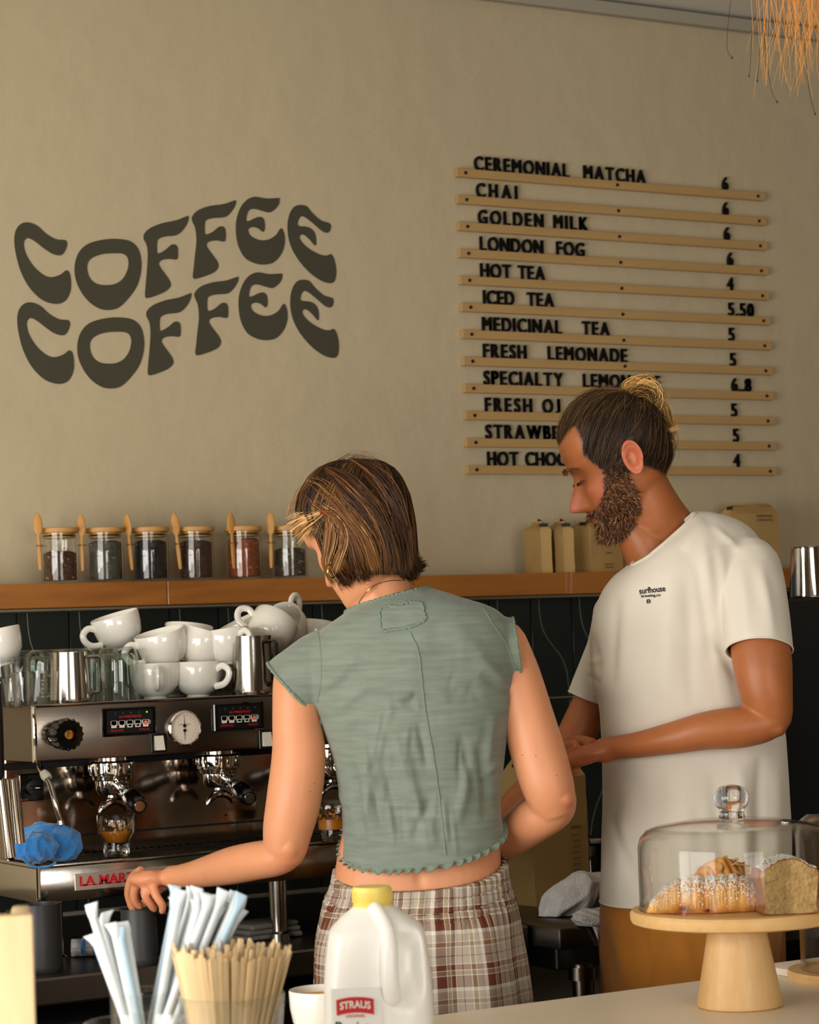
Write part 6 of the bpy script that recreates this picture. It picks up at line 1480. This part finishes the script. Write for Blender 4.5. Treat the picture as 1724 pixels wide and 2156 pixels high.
# top
def top():
    m=MB()
    loftrows(m,[(738,1278,896,1236,WD,.055),(712,1300,960,1254,WD,.078),(668,1335,1040,1280,WD,.093),(640,1380,1078,1325,WD,.106),(640,1430,1088,1388,WD,.112),(664,1490,1084,1446,WD,.115),(688,1560,1073,1520,WD,.115),(706,1620,1064,1590,WD,.112),(719,1690,1055,1665,WD,.110),(721,1750,1056,1715,WD,.112),(715,1812,1064,1765,WD,.118),(712,1860,1066,1815,WD,.12)],4,56,2.25)
    limb(m,[(700,1388,WD,70),(665,1408,WD,71),(635,1430,WD,71),(606,1453,WD,71),(586,1470,WD,71)],5,40,cap=False)
    limb(m,[(1005,1345,WD,58),(1035,1354,WD,60),(1065,1362,WD,63),(1088,1368,WD,64),(1112,1374,WD,64)],5,40,cap=False)
    me=remesh(m,.0036,4)
    F=[(690,1440,760,1380,12,.003),(672,1470,740,1430,10,-.003),(700,1500,780,1440,12,.003),(1070,1440,1000,1380,12,.003),(1080,1460,1010,1420,10,-.003),
       (760,1560,790,1780,12,.005),(800,1580,845,1760,10,-.005),(830,1540,870,1700,9,.004),(850,1560,905,1800,10,.004),(880,1520,900,1620,8,-.004),(740,1600,760,1740,9,-.004),(790,1620,770,1740,8,.003),(905,1680,870,1770,10,-.004),
       (990,1600,960,1740,12,.004),(1010,1560,1030,1720,10,-.004),(1040,1500,1020,1640,10,.003),(970,1540,1000,1680,9,-.003),(830,1470,870,1460,6,.004),(845,1480,880,1490,5,-.003),(850,1450,900,1300,30,.002),(940,1300,1040,1420,30,.003),(700,1660,740,1700,8,.003),(1050,1600,1015,1640,8,.003),
       (780,1640,830,1650,8,-.002),(800,1700,860,1690,7,.002)]
    rg=random.Random(4)
    for _ in range(26):
        x=rg.uniform(735,1040); y=rg.uniform(1560,1780); F.append((x,y-rg.uniform(30,70),x+rg.uniform(-16,26),y+rg.uniform(20,50),rg.uniform(4,8),rg.choice((-1,1))*rg.uniform(.0008,.0022)))
    for _ in range(14):
        x=rg.uniform(700,1040); y=rg.uniform(1400,1560); F.append((x,y,x+rg.uniform(-50,50),y+rg.uniform(10,50),rg.uniform(6,11),rg.choice((-1,1))*rg.uniform(.0006,.0014)))
    folds(me,F,1,1.7)
    v=getv(me); n=normals(me); setv(me,v+n*(noise3(v,26,9)*.0024+noise3(v,70,4)*.0006)[:,None])
    # cuts: sleeves, hem (curved: nearer edge lower), neck
    hc=V3(PD(890,1762,WD)); hn=nrm(V3((0,0,-1))+.10*CRv+.36*DH)
    lp=cutcloth(me,[(V3(PD(612,1447,WD)),nrm(cv(-.72,-.69,0)),.078),
        (V3(PD(1087,1362,WD)),nrm(cv(.985,.13,0)),.085),
        (hc,hn,.4),(V3(PD(822,1262,WD-.0)),nrm(cv(-.26,.94,.12)),.075)])
    # lettuce edge: wobble boundary verts of the hem
    v=getv(me); x_,y_=pj(v); 
    o=link(me,'sleeveless_top','sage',wom); sd=o.modifiers.new('s','SOLIDIFY'); sd.thickness=.002; sd.offset=-1
    for l in lp:
        c_=l.mean(0); x,y=pj(c_[None]); L=l[::max(1,len(l)//90)]; L=spline(L,4,True); ph=np.arange(len(L))
        if y[0]>1700:
            rad=nrm(V3((1,0,0))); ctr=c_; d_=L-ctr; d_[:,2]=0; d_/=np.linalg.norm(d_,axis=1)[:,None]
            w=np.sin(ph*.62+2*np.sin(ph*.11)); L=L+d_*(.003+.0032*w)[:,None]+V3((0,0,1))*(.0032*np.cos(ph*.62+2*np.sin(ph*.11))-.001)[:,None]
            m=MB(); m.tube(L,.0019,6,closed=True); m.build('lettuce_hem','sage_seam',wom,world=True)
            # short frill between cloth edge and the rolled edge
            Lb=spline(l[::max(1,len(l)//90)],4,True); n_=min(len(L),len(Lb)); m=MB(); m.grid(np.stack([np.vstack([Lb[:n_]+V3((0,0,.003)),Lb[:1]+V3((0,0,.003))]),np.vstack([L[:n_],L[:1]])])); m.build('hem_frill','sage',wom,world=True)
        else:
            L=L+np.stack([.0006*np.sin(ph*.9),.0006*np.cos(ph*1.1),.0008*np.sin(ph*.7)],1); m=MB(); m.tube(L,.0030 if y[0]<1320 else .0026,8,closed=True); m.build('rolled_edge','sage_seam',wom,world=True)
    return o
TOP=top()
def surfline(obj,pts,r,name,m_,par,lift=.0008,wob=0,closed=False,flat=.6):
    from mathutils.bvhtree import BVHTree
    global _bv
    key=obj.name
    if key not in _bvc:
        me=obj.data; M=mw(obj); _bvc[key]=BVHTree.FromPolygons([M@q.co for q in me.vertices],[tuple(p.vertices) for p in me.polygons])
    bv=_bvc[key]; S_=spline(pts,8,closed); P=[]
    for i,(x,y) in enumerate(S_):
        if wob: x+=wob*math.sin(i*1.3)*random.uniform(.6,1.2); y+=wob*math.cos(i*1.7)*random.uniform(.6,1.2)
        r_=Vector(ray(x,y)).normalized(); h=bv.ray_cast(Vector((CX,CY,CZ)),r_)
        if h[0] is not None: P.append(V3(h[0])-V3(r_)*lift)
    m=MB(); m.tube(P,r,6,closed=closed); return m.build(name,m_,par,world=True)
_bvc={}
surfline(TOP,[(862,1330),(880,1370),(888,1430),(896,1500),(912,1590),(925,1680),(934,1760),(938,1800)],.0014,'centre_seam','sage_seam',wom,.0004,.4)
surfline(TOP,[(668,1318),(674,1360),(676,1400),(675,1440),(668,1480)],.0011,'shoulder_seam','sage_seam',wom,.0002,.4)
surfline(TOP,[(1008,1264),(1035,1310),(1062,1350),(1084,1400),(1090,1430)],.0011,'shoulder_seam','sage_seam',wom,.0002,.4)
surfline(TOP,[(802,1282),(815,1276),(840,1277),(852,1270),(872,1268),(888,1272),(892,1290),(895,1304),(880,1314),(858,1322),(830,1326),(805,1327),(800,1305)],.0021,'patch_edge','sage_seam',wom,.0012,1.1,True)
# patch
def patch():
    from mathutils.bvhtree import BVHTree
    bv=_bvc[TOP.name]; G=[]
    for f in np.linspace(0,1,14):
        row=[]
        for g_ in np.linspace(0,1,26):
            x=803+90*g_-2*f; y=(1280-10*g_)+(46-6*g_)*f; r_=Vector(ray(x,y)).normalized(); h=bv.ray_cast(Vector((CX,CY,CZ)),r_); row.append(V3(h[0])-V3(r_)*(.0014+.0010*math.sin(g_*14+f*7)*math.sin(f*9+g_*3)))
        G.append(row)
    m=MB(); m.grid(G); m.build('sewn_patch','sage',wom,world=True)
patch()
# plaid shorts
def plaidmat():
    m=bpy.data.materials.new('plaid'); m.use_nodes=True; nt=m.node_tree; b_=nt.nodes['Principled BSDF']; b_.inputs['Roughness'].default_value=.9
    uv=nt.nodes.new('ShaderNodeUVMap'); uv.uv_map='UVMap'; sp=nt.nodes.new('ShaderNodeSeparateXYZ'); nt.links.new(uv.outputs[0],sp.inputs[0])
    br=(98,42,20); wh=(214,206,192); tn=(140,118,86); gy=(172,160,144)
    stops=[(0,br),(.20,wh),(.215,tn),(.29,wh),(.305,br),(.40,wh),(.42,gy),(.55,br),(.565,gy),(.70,wh),(.72,tn),(.79,wh),(.805,gy),(.93,wh)]
    outs=[]
    for k,(ax,per,ph) in enumerate(((0,.092,.0),(1,.092,.3))):
        md=nt.nodes.new('ShaderNodeMath'); md.operation='MULTIPLY_ADD'; md.inputs[1].default_value=1/per; md.inputs[2].default_value=ph; nt.links.new(sp.outputs[ax],md.inputs[0])
        fr=nt.nodes.new('ShaderNodeMath'); fr.operation='FRACT'; nt.links.new(md.outputs[0],fr.inputs[0])
        cr=nt.nodes.new('ShaderNodeValToRGB'); cr.color_ramp.interpolation='CONSTANT'; els=cr.color_ramp.elements
        for i,(p,c) in enumerate(stops):
            e=els[i] if i<2 else els.new(p); e.position=p; e.color=s2l(c)+(1,)
        nt.links.new(fr.outputs[0],cr.inputs[0]); outs.append(cr.outputs[0])
    mx=nt.nodes.new('ShaderNodeMix'); mx.data_type='RGBA'; mx.inputs[0].default_value=.45; nt.links.new(outs[0],mx.inputs[6]); nt.links.new(outs[1],mx.inputs[7])
    nt.links.new(mx.outputs[2],b_.inputs['Base Color']); MATS['plaid']=m
plaidmat()
def shorts():
    rows=[(704,1838,1064,1812,WD,.108),(700,1862,1068,1838,WD,.112),(692,1885,1072,1862,WD,.114),(684,1902,1078,1882,WD,.118),(672,1945,1086,1920,WD,.126),(664,1990,1092,1975,WD,.130),(662,2060,1102,2045,WD,.130),(660,2140,1112,2130,WD,.130),(662,2230,1112,2225,WD,.128)]
    R_=interp_rows(rows,10); N=200; G=[]; U=[]; z0=None
    for i,r in enumerate(R_):
        ring=np.array(rowring(*r[:6],n=N,se=2.25)); c_=ring.mean(0); out=ring-c_; out[:,2]=0; dn_=-((ring-c_)@DH)/r[5]; ring[:,2]-=.030*dn_*max(0,min(1,(62-i)/30)); out/=np.linalg.norm(out,axis=1)[:,None]; a=np.linspace(0,2*math.pi,N,endpoint=False)
        f=i/len(R_); wb=max(0,1-max(0,i-30)/10) if i>0 else 1
        ruffle=.0028*np.sin(a*52+1.5*np.sin(a*7))*(1 if i<=31 else math.exp(-(i-31)/8)); ch=(-.003 if i in (0,) else 0)+(-.0022 if i%10 in (9,0) and i<31 else 0)
        fold=.006*np.sin(a*7+1.2)*min(1,max(0,(i-30)/25))+.003*np.sin(a*13+i*.03)*min(1,max(0,(i-30)/30))
        ring=ring+out*(ruffle+ch+fold)[:,None]
        G.append(ring); U.append(np.c_[a*.19+ .002*np.sin(i*.1),np.full(N,-i*.0)+ring[:,2]])
    G=np.array(G); v=G.reshape(-1,3); nr=len(G); f=[];uvs=[]
    per=2*math.pi*.19
    for i in range(nr-1):
        for j in range(N):
            k=(j+1)%N; f.append((i*N+j,i*N+k,(i+1)*N+k,(i+1)*N+j)); u0=U[i][j][0]; u1=u0+per/N
            uvs+= [(u0,U[i][j][1]),(u1,U[i][k][1]),(u1,U[i+1][k][1]),(u0,U[i+1][j][1])]
    # legs
    hx=V3(PD(886,2110,WD)); lt=nrm(V3((CR[0],CR[1],0))); nv=len(v); V_=[v]
    for s_ in (-1,1):
        o=hx+lt*.093*s_; rows_=[]
        for i,zf in enumerate(np.linspace(0,1,24)):
            z=hx[2]-.06-(hx[2]-.06-.52)*zf; rr=.088+.014*zf; a=np.linspace(0,2*math.pi,64,endpoint=False); rr=rr+.004*np.sin(a*6+zf*2); rows_.append(np.c_[o[0]+rr*np.cos(a),o[1]+rr*np.sin(a),np.full(64,z)])
        W=np.array(rows_).reshape(-1,3); V_.append(W)
        for i in range(23):
            for j in range(64):
                k=(j+1)%64; f.append((nv+i*64+j,nv+i*64+k,nv+(i+1)*64+k,nv+(i+1)*64+j)); a0=j*2*math.pi/64*.1; a1=a0+2*math.pi/64*.1
                uvs+=[(a0,W[i*64+j,2]),(a1,W[i*64+j,2]),(a1,W[(i+1)*64+j,2]),(a0,W[(i+1)*64+j,2])]
        nv+=len(W)
    v=np.concatenate(V_); me=bpy.data.meshes.new('plaid_shorts'); me.from_pydata(v.tolist(),[],f); uvl=me.uv_layers.new(name='UVMap'); uvl.data.foreach_set('uv',np.array(uvs).ravel())
    o=link(me,'plaid_shorts','plaid',wom); sd=o.modifiers.new('s','SOLIDIFY'); sd.thickness=.002; sd.offset=-1; return o
SH=shorts()
surfline(SH,[(703,1902),(760,1925),(840,1938),(930,1936),(1010,1912),(1072,1885)],.0016,'waist_seam','plaid',wom,.0004)
surfline(SH,[(666,1950),(672,2000),(668,2060),(664,2100)],.0016,'side_seam','sage_seam',wom,.0004) if False else None
for s_ in (-1,1):
    hx=V3(PD(885,2030,WD)); lt=nrm(V3((CR[0],CR[1],0))); o=hx+lt*.085*s_; o[2]=0; fd=nrm(DH-lt*.1); sd=np.cross(fd,(0,0,1)); m=MB(); G=[]
    for f,w,h in ((-.09,.012,.03),(-.08,.028,.065),(-.03,.038,.08),(.03,.040,.07),(.09,.043,.055),(.15,.040,.04),(.18,.026,.03),(.19,.008,.018)):
        G.append([o+fd*f+sd*w*math.cos(a)+V3((0,0,max(.001,h*.5+h*.5*math.sin(a)))) for a in np.linspace(0,2*math.pi,20,endpoint=False)])
    m.grid(G,True,True); m.build('shoe','white_plastic',wom,world=True)
# woman's hair: bob
g=np.random.default_rng(12)
HR=np.array([(966,735,778,.02),(972,706,802,.055),(985,676,824,.080),(1005,655,840,.095),(1040,634,856,.108),(1075,628,864,.114),(1105,640,869,.116),(1130,664,871,.114),(1160,676,873,.108),(1190,686,872,.098),(1215,700,862,.085)],float)
def hshell(ph,y,off=0.0):
    xl=np.interp(y,HR[:,0],HR[:,1]); xr=np.interp(y,HR[:,0],HR[:,2]); t=np.interp(y,HR[:,0],HR[:,3])
    cx_=(xl+xr)/2; w=(xr-xl)/2; c,s_=np.cos(ph),np.sin(ph); e=2/2.1
    px=cx_+(w+off*FPX/WD)*np.sign(c)*np.abs(c)**e; dd=WD+.0-(t+off)*np.sign(s_)*np.abs(s_)**e*.92
    u=(px-862)/FPX; v_=-(y-1078)/FPX
    # keep screen position at the centre depth, offset along horizontal depth direction
    P=CAMP+(CFv+u[...,None]*CRv+v_[...,None]*CUv)*WD; return P+DH*(dd-WD)[...,None]
ys=np.concatenate([np.linspace(966,985,8),np.linspace(990,1212,26)]); ph=np.linspace(0,2*math.pi,72,endpoint=False)
PH,YS=np.meshgrid(ph,ys); 
# leave the face side open below the fringe: the face side is left and away
Gs=hshell(PH,YS,-.008)
facing=(np.cos(PH)<-.30)&(np.sin(PH)<.35)&(YS>1122); f=[]; n_=72
for i in range(len(ys)-1):
    for j in range(n_):
        if facing[i,j] : continue
        k=(j+1)%n_; f.append((i*n_+j,i*n_+k,(i+1)*n_+k,(i+1)*n_+j))
me=bpy.data.meshes.new('hair'); me.from_pydata(Gs.reshape(-1,3).tolist(),[],f); bm=bmesh.new(); bm.from_mesh(me); bmesh.ops.delete(bm,geom=[v for v in bm.verts if not v.link_faces],context='VERTS'); bmesh.ops.recalc_face_normals(bm,faces=bm.faces); bm.to_mesh(me); bm.free(); setcol(me,s2l((44,26,14))); link(me,'hair','hair',wom)
N=15000; K=18; p0=g.uniform(0,2*math.pi,N); y0=968+g.uniform(0,1,N)**1.3*110; y1=g.normal(1203,8,N)
y1=np.where((np.cos(p0)<-.15)&(np.sin(p0)>.0),y1+14,y1)
ff=(np.cos(p0)<-.45)&(np.sin(p0)<.30); y1=np.where(ff,g.uniform(1100,1125,N),y1)
off=g.uniform(-.004,.004,N); tt=np.linspace(0,1,K); P=[]
cl=np.round(p0*22)/22
for t in tt:
    y=y0+(y1-y0)*t; drift=-.55*(1-t)**1.5*np.sin(np.clip(p0,0,3.14))+.0
    pp_=p0*(1-.55*t)+cl*(.55*t)+drift; pp_=np.where(ff,np.clip(pp_,0,9),pp_)
    flick=.010*np.clip((t-.82)/.18,0,1)**1.5*np.clip(np.cos(pp_)+.2,0,1)*2.0 - .006*np.clip((t-.85)/.15,0,1)
    P.append(hshell(pp_,y,off+flick+.002*np.sin(p0*40+t*4)))
P=np.stack(P,1); gold=np.clip(noise3(np.c_[p0*3,y0*.004,p0*0],3.2,8)*1.4+.2*(np.cos(p0)<0),0,1)
c=hairpal(N,g,[(62,37,18),(44,26,13),(84,52,25),(32,19,10)],[4,4,2,2]); cg=hairpal(N,g,[(160,108,50),(128,82,36),(196,148,84)],[3,4,1]); w_=(g.random(N)<(.06+.40*gold))[:,None]; c=np.where(w_,cg,c)*.72
ctr=V3(PD(752,1095,WD)); O=P-ctr; O/=np.linalg.norm(O,axis=2,keepdims=True)
strands('hair_strands',P,g.uniform(.0003,.0007,N),c,wom,nrmdir=O)
gb=[(176,126,68),(124,80,36),(224,186,128),(110,70,34)]; br_=[(70,42,20),(48,28,14),(128,82,36)]
n0=WD-.09
clumps('fringe',[([(684,1076,n0-.004),(665,1082,n0+.02),(640,1094,n0+.05),(618,1108,n0+.07)],n0,150,.0035,gb,[3,2,4,1],(.0004,.0009),g,14,1.6),
 ([(684,1080,n0-.004),(668,1094,n0+.02),(648,1108,n0+.04),(632,1126,n0+.06)],n0,120,.0035,gb,[3,2,3,1],(.0004,.0009),g,14,1.6),
 ([(686,1084,n0-.002),(678,1100,n0+.01),(672,1116,n0+.02),(668,1128,n0+.03)],n0,80,.003,[(120,96,66),(80,58,36),(160,130,90)],[2,2,1],(.0004,.0008),g,14,1.2),
 ([(686,1078,n0-.006),(706,1086,n0-.01),(722,1108,n0-.012),(726,1140,n0-.012),(716,1172,n0-.008),(706,1200,n0)],n0,150,.0032,gb,[3,3,1,2],(.0004,.0009),g,16,.8),
 ([(688,1082,n0-.004),(696,1110,n0-.004),(692,1150,n0),(686,1185,n0+.005),(696,1212,n0+.01),(706,1226,n0+.01)],n0,140,.0034,gb,[1,3,.4,3],(.0004,.0009),g,16,.6),
 ([(640,1040,n0+.06),(660,1052,n0+.03),(684,1072,n0),(712,1092,n0-.01),(738,1130,n0-.012),(752,1180,n0-.005)],n0,200,.004,gb,[1,3,.3,4],(.0004,.0009),g,16,.9),
 ([(650,1015,n0+.06),(690,1035,n0+.01),(730,1080,n0-.012),(770,1130,n0-.02),(790,1190,n0-.01)],n0,260,.005,gb,[1,3,.3,5],(.0004,.0009),g,16,1.0),
 ([(690,990,n0+.02),(740,1030,n0-.018),(785,1080,n0-.022),(815,1140,n0-.02),(822,1195,n0-.01)],n0,300,.006,br_,[3,3,2],(.0004,.0009),g,16,1.0),
 ([(740,972,n0+.04),(790,1010,n0-.0),(825,1060,n0-.01),(845,1130,n0),(852,1190,n0+.01)],n0,260,.006,br_,[3,3,1.4],(.0004,.0009),g,16,1.0),
 ([(850,1150,WD-.03),(860,1180,WD-.02),(872,1192,WD-.01),(888,1190,WD)],n0,200,.0048,[(52,30,14),(36,20,10)],[1,1],(.0005,.001),g,12,.7),
 ([(845,1170,WD-.05),(852,1195,WD-.04),(860,1208,WD-.02),(868,1214,WD)],n0,160,.005,[(52,30,14),(36,20,10)],[1,1],(.0005,.001),g,12,.6),
 ([(700,1150,n0+.01),(706,1190,n0+.01),(722,1216,n0+.02),(734,1228,n0+.03)],n0,160,.005,br_,[3,3,1],(.0004,.0009),g,14,.7),
 ([(740,1130,n0-.01),(750,1180,n0-.0),(762,1204,n0+.01),(775,1208,n0+.02)],n0,160,.006,br_,[3,3,1],(.0004,.0009),g,14,.8)],wom)
clumps('loose_hair',[([(735,970,WD),(760,958,WD),(790,968,WD-.02),(810,984,WD-.02)],WD,14,.003,br_,[1,1,1],(.0002,.0003),g,12,2),
 ([(680,990,WD),(700,978,WD),(730,962,WD),(752,966,WD)],WD,14,.003,br_,[1,1,1],(.0002,.0003),g,12,2),
 ([(640,1020,WD),(624,1040,WD),(612,1068,WD),(606,1092,WD)],WD,14,.003,gb,[1,1,1,1],(.0002,.0003),g,12,1.5)],wom)
# clip, earring, necklace
m=MB(); q=V3(PD(685,1078,n0-.012)); 
m.tube([q+CRv*-.009,q+CRv*.009],.003,10); m.build('clip_bar','amber_clip',wom,world=True)
for k in range(5):
    m=MB(); a=q+CRv*(-.008+.004*k)+CUv*.003; m.tube([a,a+CUv*-.004-CFv*.003,a+CUv*-.010-CFv*.001],[.0014,.0012,.0007],6); m.build('clip_tooth','amber_clip',wom,world=True)
q=V3(PD(699,1203,n0+.0)); m=MB(); m.tube([q+CUv*.011*math.sin(a)+nrm(CRv*.5+CFv*.6)*.011*math.cos(a) for a in np.linspace(0,6.28,24,endpoint=False)],.0018,8,closed=True); m.build('hoop_earring','gold',wom,world=True)
BODYW=[o for o in wom.children if o.name.startswith('body')][-1]
surfline(BODYW,[(745,1292),(756,1268),(768,1250),(786,1234),(806,1226),(826,1222),(846,1222)],.0006,'necklace','gold',wom,.0004)
for (x,y) in ((662,1650),(652,1667),(1128,1591),(1172,1633),(1108,1404),(720,1266),(719,1241),(1100,1590)):
    surfline(BODYW,[(x-.8,y),(x,y),(x+.8,y)],.0007,'mole','seed',wom,.0)
